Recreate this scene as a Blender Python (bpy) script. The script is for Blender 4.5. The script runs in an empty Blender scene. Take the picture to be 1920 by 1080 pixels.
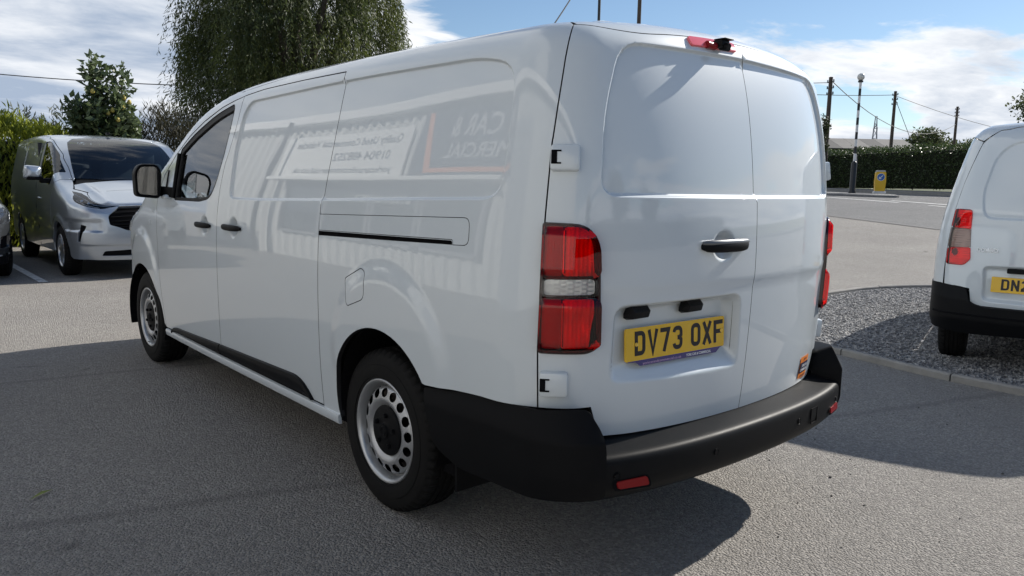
import bpy, bmesh, math, random
import numpy as np
from mathutils import Vector, Matrix
from mathutils.geometry import delaunay_2d_cdt
R_ = math.radians
rng = np.random.default_rng(7)
random.seed(7)
scene = bpy.context.scene
COL = scene.collection

# ------------------------------------------------------------------ camera
CAM = np.array([-2.492, -1.438, 1.347])
cam_d = bpy.data.cameras.new('camera'); cam = bpy.data.objects.new('camera', cam_d); COL.objects.link(cam)
yaw, pit, rol = R_(41.142), R_(-7.787), R_(1.069)
Fv = np.array([math.sin(yaw)*math.cos(pit), math.cos(yaw)*math.cos(pit), math.sin(pit)])
R0 = np.array([math.cos(yaw), -math.sin(yaw), 0.0]); U0 = np.cross(R0, Fv)
Rv = R0*math.cos(rol)+U0*math.sin(rol); Uv = -R0*math.sin(rol)+U0*math.cos(rol)
M = Matrix(((Rv[0], Uv[0], -Fv[0], CAM[0]), (Rv[1], Uv[1], -Fv[1], CAM[1]), (Rv[2], Uv[2], -Fv[2], CAM[2]), (0, 0, 0, 1)))
cam.matrix_world = M
cam_d.sensor_width = 36; cam_d.lens = 36*1413.56/1920; cam_d.clip_start = .05; cam_d.clip_end = 4000
scene.camera = cam
scene.render.resolution_x = 1024; scene.render.resolution_y = 576

# ------------------------------------------------------------------ light
SUN_EL, SUN_AZ = R_(33.0), R_(-6.0)          # azimuth from +X towards -Y
sdir = Vector((math.cos(SUN_EL)*math.cos(SUN_AZ), math.cos(SUN_EL)*math.sin(SUN_AZ), math.sin(SUN_EL)))
sl = bpy.data.lights.new('sun', 'SUN'); sl.energy = 5.0; sl.angle = R_(0.53); sl.color = (1, .95, .87)
so = bpy.data.objects.new('sun', sl); COL.objects.link(so); so.location = (0, 0, 30)
so.rotation_euler = sdir.to_track_quat('Z', 'Y').to_euler()
scene.view_settings.view_transform = 'Standard'; scene.view_settings.look = 'None'
scene.view_settings.exposure = 0.42; scene.view_settings.gamma = 1

# world: Nishita sky with broken cloud laid over it (function of direction only)
W = bpy.data.worlds.new('World'); scene.world = W; W.use_nodes = True
nt = W.node_tree; nt.nodes.clear()
def wn(t, **k):
    n = nt.nodes.new(t)
    for a, b in k.items(): setattr(n, a, b)
    return n
wo = wn('ShaderNodeOutputWorld'); bg = wn('ShaderNodeBackground'); bg.inputs[1].default_value = .084
sky = wn('ShaderNodeTexSky', sky_type='NISHITA', sun_disc=False)
sky.sun_elevation = SUN_EL; sky.sun_rotation = math.pi/2 - SUN_AZ; sky.altitude = 20; sky.dust_density = .15; sky.ozone_density = 3.0; sky.air_density = 1.0
tc = wn('ShaderNodeTexCoord')
sep = wn('ShaderNodeSeparateXYZ'); nt.links.new(tc.outputs['Generated'], sep.inputs[0])
def wm(op, a, b=None, c=None, clamp=False):
    n = wn('ShaderNodeMath', operation=op); n.use_clamp = clamp
    for i, q in enumerate((a, b, c)):
        if q is None: continue
        if isinstance(q, (int, float)): n.inputs[i].default_value = q
        else: nt.links.new(q, n.inputs[i])
    return n.outputs[0]
zc = wm('ADD', wm('MAXIMUM', sep.outputs[2], 0.0), .12)          # project on a cloud deck
cx = wm('DIVIDE', sep.outputs[0], zc); cy = wm('DIVIDE', sep.outputs[1], zc)
cmb = wn('ShaderNodeCombineXYZ'); nt.links.new(cx, cmb.inputs[0]); nt.links.new(cy, cmb.inputs[1])
mp = wn('ShaderNodeMapping'); mp.inputs['Location'].default_value = (0.4, 6.9, 0.0); mp.inputs['Rotation'].default_value = (0, 0, .5); mp.inputs['Scale'].default_value = (.55, .75, 1)
nt.links.new(cmb.outputs[0], mp.inputs[0])
wp = wn('ShaderNodeTexNoise'); wp.inputs['Scale'].default_value = .7; wp.inputs['Detail'].default_value = 4; nt.links.new(mp.outputs[0], wp.inputs['Vector'])
wv = wn('ShaderNodeVectorMath', operation='MULTIPLY_ADD'); nt.links.new(wp.outputs['Color'], wv.inputs[0]); wv.inputs[1].default_value = (.55, .55, .55); nt.links.new(mp.outputs[0], wv.inputs[2])
n1 = wn('ShaderNodeTexNoise'); n1.inputs['Scale'].default_value = 1.35; n1.inputs['Detail'].default_value = 11; n1.inputs['Roughness'].default_value = .58
n2 = wn('ShaderNodeTexNoise'); n2.inputs['Scale'].default_value = .34; n2.inputs['Detail'].default_value = 3
n3 = wn('ShaderNodeTexNoise'); n3.inputs['Scale'].default_value = 1.9; n3.inputs['Detail'].default_value = 9; n3.inputs['Roughness'].default_value = .60
for n in (n1, n2, n3): nt.links.new(wv.outputs[0], n.inputs['Vector'])
# a bank of cloud lies towards +Y/-X, broken cloud elsewhere, closing up towards the horizon
bank = wm('SUBTRACT', wm('MULTIPLY', sep.outputs[1], .80), wm('MULTIPLY', sep.outputs[0], .62))
bank = wm('MULTIPLY', wm('SUBTRACT', bank, .16), 1.1)
bank = wm('MINIMUM', wm('MAXIMUM', bank, 0.0), .50)
lowb = wm('MAXIMUM', wm('MULTIPLY', wm('SUBTRACT', 0.165, sep.outputs[2]), 2.6), -.13)
lowb = wm('MINIMUM', lowb, .40)
cov = wm('ADD', wm('ADD', wm('MULTIPLY', n1.outputs[0], 1.5), wm('MULTIPLY', n2.outputs[0], .55)), wm('ADD', bank, lowb))
mr = wn('ShaderNodeMapRange', interpolation_type='SMOOTHSTEP'); nt.links.new(cov, mr.inputs[0])
mr.inputs[1].default_value = 1.045; mr.inputs[2].default_value = 1.17
dens = mr.outputs[0]
# thicker cloud has greyer bellies
thick = wm('MULTIPLY', wm('MAXIMUM', wm('SUBTRACT', cov, 1.15), 0.0), .55)
shade = wm('SUBTRACT', wm('ADD', n3.outputs[0], .10), wm('MINIMUM', thick, .30))
cr = wn('ShaderNodeValToRGB'); nt.links.new(shade, cr.inputs[0])
cr.color_ramp.elements[0].position = .27; cr.color_ramp.elements[0].color = (3.7, 4.5, 5.8, 1)
cr.color_ramp.elements[1].position = .58; cr.color_ramp.elements[1].color = (8.9, 9.1, 9.4, 1)
mx = wn('ShaderNodeMix', data_type='RGBA'); nt.links.new(dens, mx.inputs[0]); nt.links.new(sky.outputs[0], mx.inputs[6]); nt.links.new(cr.outputs[0], mx.inputs[7])
nt.links.new(mx.outputs[2], bg.inputs[0]); nt.links.new(bg.outputs[0], wo.inputs[0])

# ------------------------------------------------------------------ materials
MATS = {}
def mat(name, col=(.5, .5, .5), rough=.5, metal=0.0, coat=0.0, coat_rough=.03, spec=.5, emit=None, trans=0.0, ior=1.45, alpha=1.0, build=None):
    if name in MATS: return MATS[name]
    m = bpy.data.materials.new(name); m.use_nodes = True
    b = m.node_tree.nodes['Principled BSDF']
    b.inputs['Base Color'].default_value = (*col, 1); b.inputs['Roughness'].default_value = rough; b.inputs['Metallic'].default_value = metal
    b.inputs['Coat Weight'].default_value = coat; b.inputs['Coat Roughness'].default_value = coat_rough
    b.inputs['Specular IOR Level'].default_value = spec; b.inputs['Transmission Weight'].default_value = trans; b.inputs['IOR'].default_value = ior
    b.inputs['Alpha'].default_value = alpha
    if emit: b.inputs['Emission Color'].default_value = (*emit, 1); b.inputs['Emission Strength'].default_value = 1
    if build: build(m.node_tree, b)
    MATS[name] = m; return m
class NB:
    """small node helper"""
    def __init__(s, t): s.t = t
    def n(s, ty, ins=None, **k):
        n = s.t.nodes.new(ty)
        for a, b in k.items(): setattr(n, a, b)
        for a, b in (ins or {}).items():
            if hasattr(b, 'is_output') or isinstance(b, bpy.types.NodeSocket): s.t.links.new(b, n.inputs[a])
            else: n.inputs[a].default_value = b
        return n
    def pos(s): return s.n('ShaderNodeNewGeometry').outputs['Position']
    def obj(s): return s.n('ShaderNodeTexCoord').outputs['Object']
    def noise(s, vec, scale, detail=4, rough=.5, dist=0): return s.n('ShaderNodeTexNoise', {'Vector': vec, 'Scale': scale, 'Detail': detail, 'Roughness': rough, 'Distortion': dist}).outputs[0]
    def vor(s, vec, scale, feature='F1', out=0): return s.n('ShaderNodeTexVoronoi', {'Vector': vec, 'Scale': scale}, feature=feature).outputs[out]
    def ramp(s, fac, stops, interp='LINEAR'):
        r = s.n('ShaderNodeValToRGB', {0: fac}); e = r.color_ramp.elements; r.color_ramp.interpolation = interp
        while len(e) < len(stops): e.new(.5)
        for q, (p, c) in zip(e, stops): q.position = p; q.color = (*c, 1) if len(c) == 3 else c
        return r.outputs[0]
    def mix(s, f, a, b, mode='MIX'):
        m = s.n('ShaderNodeMix', data_type='RGBA', blend_type=mode)
        for i, q in ((0, f), (6, a), (7, b)):
            if isinstance(q, bpy.types.NodeSocket): s.t.links.new(q, m.inputs[i])
            else: m.inputs[i].default_value = q if i == 0 else ((*q, 1) if len(q) == 3 else q)
        return m.outputs[2]
    def math(s, op, a, b=0.0, clamp=False):
        m = s.n('ShaderNodeMath', operation=op); m.use_clamp = clamp
        for i, q in ((0, a), (1, b)):
            if isinstance(q, bpy.types.NodeSocket): s.t.links.new(q, m.inputs[i])
            else: m.inputs[i].default_value = q
        return m.outputs[0]
    def bump(s, h, strength, dist, normal=None):
        i = {'Height': h, 'Strength': strength, 'Distance': dist}
        if normal is not None: i['Normal'] = normal
        return s.n('ShaderNodeBump', i).outputs[0]
    def link(s, a, b): s.t.links.new(a, b)

def paint_build(col, dirt=.04):
    def f(t, b):
        k = NB(t); p = k.obj()
        n = k.noise(p, 2.2, 5, .6); fine = k.noise(p, 160, 3)
        b.inputs['Coat IOR'].default_value = 1.62
        c = k.mix(k.math('MULTIPLY', n, dirt), col, tuple(q*.72 for q in col))
        k.link(c, b.inputs['Base Color'])
        k.link(k.math('ADD', k.math('MULTIPLY', n, .02), .003), b.inputs['Coat Roughness'])
        k.link(k.bump(k.noise(p, 1.6, 2), .16, .006), b.inputs['Coat Normal'])
    return f
WHITE = mat('white_paint', (.74, .75, .75), .45, coat=1.0, build=paint_build((.590, .640, .668)))
SILVER = mat('silver_paint', (.42, .47, .53), .30, metal=.72, coat=1.0, coat_rough=.02)
GREYCAR = mat('dark_grey_paint', (.055, .06, .066), .32, metal=.55, coat=1.0, coat_rough=.03)
def plastic_build(col, sc=900):
    def f(t, b):
        k = NB(t); p = k.obj()
        n = k.noise(p, sc, 2); w = k.noise(p, 5, 5, .65)
        k.link(k.bump(n, .18, .0012), b.inputs['Normal'])
        k.link(k.mix(w, tuple(q*.75 for q in col), tuple(q*1.35 for q in col)), b.inputs['Base Color'])
        k.link(k.math('ADD', k.math('MULTIPLY', w, .20), .38), b.inputs['Roughness']); b.inputs['Specular IOR Level'].default_value = .13
    return f
BLKPL = mat('black_plastic', (.018, .019, .021), .45, build=plastic_build((.006, .0062, .007)))
BUMPC = mat('bumper_corner_plastic', (.006, .0062, .007), .55, spec=.10)
BUMPL = mat('bumper_plastic', (.022, .023, .025), .42, build=plastic_build((.0055, .0058, .0066)))
MOULD = mat('moulding_plastic', (.018, .019, .021), .35, build=plastic_build((.005, .0053, .006)))
DARK = mat('dark_cavity', (.006, .006, .007), .9, spec=.1)
SEAL_GAP = mat('seal_and_gap_shade', (.010, .010, .011), .6)  # window seal, and the painted shade in the white panels' shut lines
def tyre_build(t, b):
    k = NB(t); p = k.obj(); n = k.noise(p, 9, 5, .6)
    k.link(k.mix(n, (.004, .004, .0045), (.012, .0117, .011)), b.inputs['Base Color'])
    k.link(k.bump(k.noise(p, 220, 2), .2, .002), b.inputs['Normal'])
TYRE = mat('tyre_rubber', (.014, .014, .015), .72, spec=.2, build=tyre_build)
STEEL = mat('wheel_silver', (.46, .47, .48), .38, metal=.75)
ALLOY = mat('alloy_silver', (.5, .51, .52), .28, metal=.9)
CHROME = mat('chrome', (.8, .8, .8), .08, metal=1)
GLASS = mat('window_glass', (.70, .78, .80), .0, trans=.93, ior=1.5)
DGLASS = mat('dark_glass', (.004, .005, .006), .02, spec=.6, coat=.6, coat_rough=.0)
REDL = mat('red_lens', (.70, .008, .012), .04, coat=1.0, coat_rough=.0, trans=.65, ior=1.49)
REDIN = mat('red_reflector', (.22, .006, .008), .3, spec=.3)
CLEARL = mat('clear_lens', (.86, .88, .9), .03, trans=.85, ior=1.49)
LAMPBLK = mat('lamp_housing', (.018, .002, .003), .2, coat=.3, coat_rough=.0)
def plate_build(t, b):
    k = NB(t); p = k.obj(); n = k.noise(p, 20, 4)
    k.link(k.mix(n, (.72, .42, .006), (.80, .48, .010)), b.inputs['Base Color'])
PLATE = mat('number_plate_yellow', (.76, .44, .015), .25, coat=.6, coat_rough=.1, build=plate_build)
INK = mat('plate_black', (.008, .008, .010), .3)
NAVY = mat('strip_navy', (.035, .025, .16), .3, coat=.5)
WHITEINK = mat('white_ink', (.75, .75, .75), .4)
ORANGE = mat('sticker_orange', (.80, .24, .04), .4)
STNAVY = mat('sticker_navy', (.015, .02, .06), .4)

# ------------------------------------------------------------------ object helpers
def tag(o, label=None, cat=None, group=None, kind=None):
    if label: o['label'] = label
    if cat: o['category'] = cat
    if group: o['group'] = group
    if kind: o['kind'] = kind
    return o
def empty(name, loc=(0, 0, 0), rz=0.0, **k):
    o = bpy.data.objects.new(name, None); COL.objects.link(o); o.location = loc; o.rotation_euler = (0, 0, rz); o.empty_display_size = .3
    return tag(o, **k)
def mesh_obj(name, v, f, m, parent=None, smooth=None, normals=None, mats=None, midx=None):
    me = bpy.data.meshes.new(name); me.from_pydata([tuple(map(float, q)) for q in v], [], [tuple(map(int, q)) for q in f]); me.update()
    for q in (mats or [m]): me.materials.append(q)
    if midx is not None: me.polygons.foreach_set('material_index', np.asarray(midx, np.int32))
    if normals is not None:
        me.polygons.foreach_set('use_smooth', np.ones(len(me.polygons), bool))
        me.normals_split_custom_set_from_vertices([tuple(map(float, q)) for q in normals])
    elif smooth is not None:
        me.polygons.foreach_set('use_smooth', np.ones(len(me.polygons), bool))
        if smooth < 179: me.set_sharp_from_angle(angle=R_(smooth))
    o = bpy.data.objects.new(name, me); COL.objects.link(o)
    if parent is not None: o.parent = parent
    return o
class MB:
    """collects shapes into one mesh"""
    def __init__(s): s.v = []; s.f = []; s.mi = []
    def add(s, v, f, mi=0):
        b = len(s.v); s.v += [tuple(q) for q in v]; s.f += [tuple(i+b for i in q) for q in f]; s.mi += [mi]*len(f); return s
    def box(s, c, d, rz=0.0, mi=0, bev=0.0, rot=None):
        hx, hy, hz = d[0]/2, d[1]/2, d[2]/2
        if bev <= 0:
            P = [(x*hx, y*hy, z*hz) for x in (-1, 1) for y in (-1, 1) for z in (-1, 1)]
            F = [(0, 1, 3, 2), (4, 6, 7, 5), (0, 4, 5, 1), (2, 3, 7, 6), (0, 2, 6, 4), (1, 5, 7, 3)]
        else:
            bm = bmesh.new(); bmesh.ops.create_cube(bm, size=1)
            for q in bm.verts: q.co = Vector((q.co.x*d[0], q.co.y*d[1], q.co.z*d[2]))
            bmesh.ops.bevel(bm, geom=bm.edges[:], offset=bev, segments=2, affect='EDGES', profile=.5)
            bm.verts.index_update(); P = [tuple(q.co) for q in bm.verts]; F = [tuple(q.index for q in f.verts) for f in bm.faces]; bm.free()
        Rm = rot if rot is not None else Matrix.Rotation(rz, 3, 'Z')
        return s.add([tuple(Rm @ Vector(q)+Vector(c)) for q in P], F, mi)
    def tube(s, pts, r, seg=8, mi=0, cap=True):
        pts = [Vector(q) for q in pts]; n = len(pts); rr = r if hasattr(r, '__len__') else [r]*n
        V = []; F = []
        ref = None
        for i, p in enumerate(pts):
            t = (pts[min(i+1, n-1)]-pts[max(i-1, 0)]).normalized()
            if ref is None: ref = t.orthogonal().normalized()
            ref = (ref-t*ref.dot(t)).normalized(); b = t.cross(ref)
            for k in range(seg):
                a = 2*math.pi*k/seg; V.append(p+(ref*math.cos(a)+b*math.sin(a))*rr[i])
        for i in range(n-1):
            for k in range(seg):
                F.append((i*seg+k, i*seg+(k+1) % seg, (i+1)*seg+(k+1) % seg, (i+1)*seg+k))
        if cap: F.append(tuple(range(seg))[::-1]); F.append(tuple((n-1)*seg+k for k in range(seg)))
        return s.add(V, F, mi)
    def lathe(s, prof, axis_o=(0, 0, 0), seg=32, axis='Z', mi=0, closed=False, a0=0, a1=2*math.pi):
        V = []; F = []; n = len(prof)
        full = abs(a1-a0-2*math.pi) < 1e-6; ns = seg if full else seg+1
        for k in range(ns):
            a = a0+(a1-a0)*k/seg
            for (r, h) in prof:
                x, y = r*math.cos(a), r*math.sin(a)
                q = (x, y, h) if axis == 'Z' else ((h, x, y) if axis == 'X' else (y, h, x))
                V.append((q[0]+axis_o[0], q[1]+axis_o[1], q[2]+axis_o[2]))
        for k in range(seg):
            k2 = (k+1) % ns
            for i in range(n-1 if not closed else n):
                j = (i+1) % n
                F.append((k*n+i, k2*n+i, k2*n+j, k*n+j))
        return s.add(V, F, mi)
    def prism(s, poly, axis, a, b, mi=0):
        """extrude 2D poly along axis between a and b"""
        n = len(poly); V = []
        for h in (a, b):
            for p in poly:
                V.append({'X': (h, p[0], p[1]), 'Y': (p[0], h, p[1]), 'Z': (p[0], p[1], h)}[axis])
        F = [tuple(range(n)), tuple(range(2*n-1, n-1, -1))]+[(i, i+n, (i+1) % n+n, (i+1) % n) for i in range(n)]
        return s.add(V, F, mi)
    def build(s, name, m, parent=None, smooth=None, recalc=True):
        me = bpy.data.meshes.new(name); bm = bmesh.new()
        vs = [bm.verts.new(q) for q in s.v]
        ms = m if isinstance(m, (list, tuple)) else [m]
        for f, mi in zip(s.f, s.mi):
            try: q = bm.faces.new([vs[i] for i in f]); q.material_index = mi
            except ValueError: pass
        if recalc: bmesh.ops.recalc_face_normals(bm, faces=bm.faces[:])
        bm.to_mesh(me); bm.free()
        for q in ms: me.materials.append(q)
        if smooth is not None:
            me.polygons.foreach_set('use_smooth', np.ones(len(me.polygons), bool))
            if smooth < 179: me.set_sharp_from_angle(angle=R_(smooth))
        o = bpy.data.objects.new(name, me); COL.objects.link(o)
        if parent is not None: o.parent = parent
        return o
_fonts = {}
def text_geo(s, size, width=None, extrude=0.0, align='LEFT', bold=0.0):
    cu = bpy.data.curves.new('t', 'FONT'); cu.body = s; cu.size = size; cu.align_x = align; cu.extrude = extrude; cu.resolution_u = 3; cu.offset = bold
    o = bpy.data.objects.new('t', cu); COL.objects.link(o)
    bpy.context.view_layer.update()
    me = bpy.data.meshes.new_from_object(o.evaluated_get(bpy.context.evaluated_depsgraph_get()))
    v = np.array([q.co[:] for q in me.vertices]); f = [tuple(p.vertices) for p in me.polygons]
    bpy.data.objects.remove(o); bpy.data.curves.remove(cu); bpy.data.meshes.remove(me)
    if width is not None:
        w = v[:, 0].max()-v[:, 0].min(); v[:, 0] = (v[:, 0]-v[:, 0].min())*width/w
    return v, f
def text_obj(name, s, size, Mx, m, parent=None, width=None, align='LEFT', bold=0.0, extrude=0.0):
    v, f = text_geo(s, size, width, extrude, align, bold)
    v = [tuple(Mx @ Vector(q)) for q in v]
    return mesh_obj(name, v, f, m, parent)

# ------------------------------------------------------------------ smooth body surfaces (implicit + ray cast)
def spl(pts, lo=-1.5, hi=7.5, n=4500):
    x = np.array([q[0] for q in pts], float); y = np.array([q[1] for q in pts], float)
    N = len(x); h = np.diff(x); A = np.eye(N); b = np.zeros(N)
    for i in range(1, N-1):
        A[i, i-1] = h[i-1]; A[i, i] = 2*(h[i-1]+h[i]); A[i, i+1] = h[i]; b[i] = 3*((y[i+1]-y[i])/h[i]-(y[i]-y[i-1])/h[i-1])
    c = np.linalg.solve(A, b); d = (c[1:]-c[:-1])/(3*h); bb = (y[1:]-y[:-1])/h-h*(2*c[:-1]+c[1:])/3
    t = np.linspace(lo, hi, n); tq = np.clip(t, x[0], x[-1]); i = np.clip(np.searchsorted(x, tq)-1, 0, N-2); s = tq-x[i]
    v = y[i]+bb[i]*s+c[i]*s*s+d[i]*s**3
    v = v+np.where(t < x[0], bb[0]*(t-x[0]), 0)
    sl_ = bb[-1]+2*c[-2]*h[-1]+3*d[-1]*h[-1]**2
    v = v+np.where(t > x[-1], sl_*(t-x[-1]), 0)
    return lambda q: np.interp(q, t, v)
def rmax(a, b, r):
    u = np.maximum(a+r, 0); v = np.maximum(b+r, 0)
    return np.where((a > -r) & (b > -r), np.sqrt(u*u+v*v)-r, np.maximum(a, b))
def sst(a, b, x):
    t = np.clip((x-a)/(b-a), 0, 1); return t*t*(3-2*t)
def hit(f, O, D, tmax=1.7, n=34):
    lo = np.zeros(O.shape[0]); hi = np.full(O.shape[0], tmax)
    for _ in range(n):
        m = .5*(lo+hi); neg = f(O+D*m[:, None]) < 0
        lo = np.where(neg, m, lo); hi = np.where(neg, hi, m)
    return O+D*(.5*(lo+hi))[:, None]
E3 = np.eye(3)
def grad(f, P, e=1e-3):
    g = np.stack([f(P+e*E3[i])-f(P-e*E3[i]) for i in range(3)], -1)
    return g/np.maximum(np.linalg.norm(g, axis=-1, keepdims=True), 1e-9)
def seg_dist(P, poly):
    """unsigned distance of points to closed polyline, and inside mask"""
    poly = np.asarray(poly, float); a = poly; b = np.roll(poly, -1, 0)
    best = np.full(len(P), 1e9); ins = np.zeros(len(P), bool)
    for p, q in zip(a, b):
        d = q-p; L = (d*d).sum()
        if L < 1e-14: continue
        t = np.clip(((P-p)@d)/L, 0, 1); best = np.minimum(best, ((P-p-t[:, None]*d)**2).sum(1))
        c = (p[1] > P[:, 1]) != (q[1] > P[:, 1])
        with np.errstate(divide='ignore', invalid='ignore'):
            ins ^= c & (P[:, 0] < (q[0]-p[0])*(P[:, 1]-p[1])/(q[1]-p[1]+1e-15)+p[0])
    return np.sqrt(best), ins
def sdist(P, poly):
    d, i = seg_dist(P, poly); return np.where(i, -d, d)
def rounded(pts, r, n=5):
    """closed polygon with filleted corners; r scalar or list"""
    pts = [np.array(p, float) for p in pts]; N = len(pts); rr = r if hasattr(r, '__len__') else [r]*N; out = []
    for i in range(N):
        p0, p, p1 = pts[i-1], pts[i], pts[(i+1) % N]
        d0 = p0-p; d1 = p1-p; l0 = np.linalg.norm(d0); l1 = np.linalg.norm(d1); q = min(rr[i], l0*.49, l1*.49)
        if q < 1e-5: out.append(p); continue
        a = p+d0/l0*q; b = p+d1/l1*q
        for t in np.linspace(0, 1, n+1): out.append((1-t)**2*a+2*t*(1-t)*p+t*t*b)
    return np.array(out)
def densify(poly, step, closed=True):
    poly = np.asarray(poly, float); out = []
    n = len(poly)
    for i in range(n if closed else n-1):
        p, q = poly[i], poly[(i+1) % n]; k = max(1, int(math.ceil(np.linalg.norm(q-p)/step)))
        for j in range(k): out.append(p+(q-p)*j/k)
    if not closed: out.append(poly[-1])
    return np.array(out)
def inset(poly, d):
    """move a closed polygon inwards by d (positive = shrink)"""
    poly = np.asarray(poly, float)
    ar = .5*np.sum(poly[:, 0]*np.roll(poly[:, 1], -1)-np.roll(poly[:, 0], -1)*poly[:, 1]); sgn = 1 if ar > 0 else -1
    e = np.roll(poly, -1, 0)-poly; L = np.linalg.norm(e, axis=1, keepdims=True); L[L < 1e-9] = 1e-9
    nrm = np.stack([-e[:, 1], e[:, 0]], 1)/L*sgn
    n0 = np.roll(nrm, 1, 0); b = nrm+n0; bl = (b*b).sum(1, keepdims=True); b = b*2/np.maximum(bl, .8)
    return poly+b*d
def dedupe(poly, eps=1e-4):
    out = []
    for q in poly:
        if not out or np.linalg.norm(q-out[-1]) > eps: out.append(q)
    if np.linalg.norm(out[0]-out[-1]) < eps: out.pop()
    return np.array(out)
def tri_region(outer, holes, res, feats=(), bstep=None):
    bstep = bstep or res*.8
    loops = [densify(dedupe(outer), bstep)]+[densify(dedupe(h), bstep) for h in holes]
    pts = []; edges = []; base = 0; lidx = []
    for L in loops:
        n = len(L); pts.append(L); edges += [(base+i, base+(i+1) % n) for i in range(n)]; lidx.append(np.arange(base, base+n)); base += n
    lo = outer.min(0); hi = outer.max(0)
    gx, gy = np.meshgrid(np.arange(lo[0], hi[0]+res, res), np.arange(lo[1], hi[1]+res, res*.866))
    gx = gx+(np.arange(gx.shape[0]) % 2)[:, None]*res*.5
    G = np.stack([gx.ravel(), gy.ravel()], 1)
    ext = [G]
    for ft in feats: ext.append(np.asarray(ft, float).reshape(-1, 2))
    # grid points too close to feature points are dropped
    if len(ext) > 1:
        Fp = np.concatenate(ext[1:]); cell = {}
        keep = np.ones(len(G), bool)
        key = set(map(tuple, np.floor(Fp/(res*.6)).astype(int)))
        gk = np.floor(G/(res*.6)).astype(int)
        keep = np.array([tuple(k) not in key for k in gk])
        ext[0] = G[keep]
    Q = np.concatenate(ext)
    d, i = seg_dist(Q, loops[0]); ok = i & (d > res*.28)
    for L in loops[1:]:
        d, i = seg_dist(Q, L); ok &= (~i) & (d > res*.28)
    pts.append(Q[ok]); Pn = np.concatenate(pts)
    ov, oe, of, ori, _, _ = delaunay_2d_cdt([Vector(q) for q in Pn], edges, [], 0, 1e-6)
    V = np.array([q[:] for q in ov]); T = np.array([t for t in of if len(t) == 3], int)
    c = V[T].mean(1); _, i = seg_dist(c, loops[0]); ok = i
    for L in loops[1:]:
        _, h = seg_dist(c, L); ok &= ~h
    T = T[ok]
    # map original boundary indices to output
    m = {}
    for k, src in enumerate(ori):
        for s_ in src: m[s_] = k
    loops_i = [[m[j] for j in L if j in m] for L in lidx]
    return V, T, loops_i
class Skin:
    """f: implicit body, D: relief depth function (positive = dent), dom: (u,v)->ray"""
    def __init__(s, f, D, dom): s.f, s.D, s.dom = f, D, dom
    def F(s, P): return s.f(P)+s.D(P) if s.D else s.f(P)
    def at(s, uv, off=0.0):
        uv = np.atleast_2d(np.asarray(uv, float)); O, Dr = s.dom(uv[:, 0], uv[:, 1])
        P = hit(s.f, O, Dr); n0 = grad(s.f, P)
        if s.D:
            P = P-n0*s.D(P)[:, None]; n = grad(s.F, P)
            bad = (n*n0).sum(1) < .05
            n[bad] = n0[bad]
        else: n = n0
        return P+n0*off, n
    def panel(s, name, outer, m, parent, holes=(), gap=.0021, res=.03, feats=(), off=0.0, lip=.022, flip=None, hole_lip=None, relief=True):
        outer = np.asarray(outer, float); mi_ = []; oi = inset(dedupe(outer), gap) if gap else outer
        hs = [np.asarray(h, float) for h in holes]
        V2, T, loops = tri_region(oi, hs, res, feats)
        D = s.D
        if not relief: s.D = None
        P, n = s.at(V2, off)
        s.D = D
        # orientation
        a, b, c = P[T[:, 0]], P[T[:, 1]], P[T[:, 2]]
        fl = (np.cross(b-a, c-a)*n[T[:, 0]]).sum(1) < 0
        T = T.copy(); T[fl] = T[fl][:, ::-1]
        V = list(P); N = list(n); Fc = [tuple(t) for t in T]; mi_ = [0]*len(Fc)
        for li, L in enumerate(loops):
            if lip <= 0 or len(L) < 3: continue
            dep = lip if li == 0 else (hole_lip if hole_lip is not None else lip)
            if dep <= 0: continue
            Q = P[L]; nn = n[L]
            t = np.roll(Q, -1, 0)-np.roll(Q, 1, 0); t /= np.maximum(np.linalg.norm(t, axis=1, keepdims=True), 1e-9)
            o = np.cross(t, nn); o /= np.maximum(np.linalg.norm(o, axis=1, keepdims=True), 1e-9)
            # outward: away from region centroid side, test with polygon orientation
            A2 = V2[L]; ar = .5*np.sum(A2[:, 0]*np.roll(A2[:, 1], -1)-np.roll(A2[:, 0], -1)*A2[:, 1])
            # sign from a neighbouring interior triangle
            bset = {v: k for k, v in enumerate(L)}; sg = 0
            for tr in T:
                h = [v for v in tr if v in bset]
                if len(h) == 2:
                    w = [v for v in tr if v not in bset]
                    if w: sg += np.sign(np.dot(P[w[0]]-P[h[0]], o[bset[h[0]]]))
                if abs(sg) > 12: break
            if sg > 0: o = -o
            b0 = len(V); k = len(L)
            r1 = .0025
            for i in range(k): V.append(Q[i]); N.append((nn[i]*.75+o[i]*.66))
            for i in range(k): V.append(Q[i]+o[i]*.0012-nn[i]*r1); N.append((nn[i]*.2+o[i]*.98))
            for i in range(k): V.append(Q[i]+o[i]*.0012-nn[i]*dep); N.append(o[i])
            for rr in range(2):
                for i in range(k):
                    j = (i+1) % k; q = (b0+rr*k+i, b0+rr*k+j, b0+(rr+1)*k+j, b0+(rr+1)*k+i)
                    g = np.cross(V[q[1]]-V[q[0]], V[q[3]]-V[q[0]])
                    Fc.append(q if np.dot(g, o[i]) > 0 else q[::-1]); mi_.append(1 if m is WHITE else 0)  # edges of white panels coloured black, so gap shade is painted in
        N = np.array(N); N /= np.maximum(np.linalg.norm(N, axis=1, keepdims=True), 1e-9)
        return mesh_obj(name, V, Fc, m, parent, normals=N, mats=[m, SEAL_GAP], midx=mi_)
def offs_pts(poly, ds, step=.02):
    out = []
    for d in ds: out.append(densify(inset(dedupe(poly), d), step))
    return np.concatenate(out)
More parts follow.
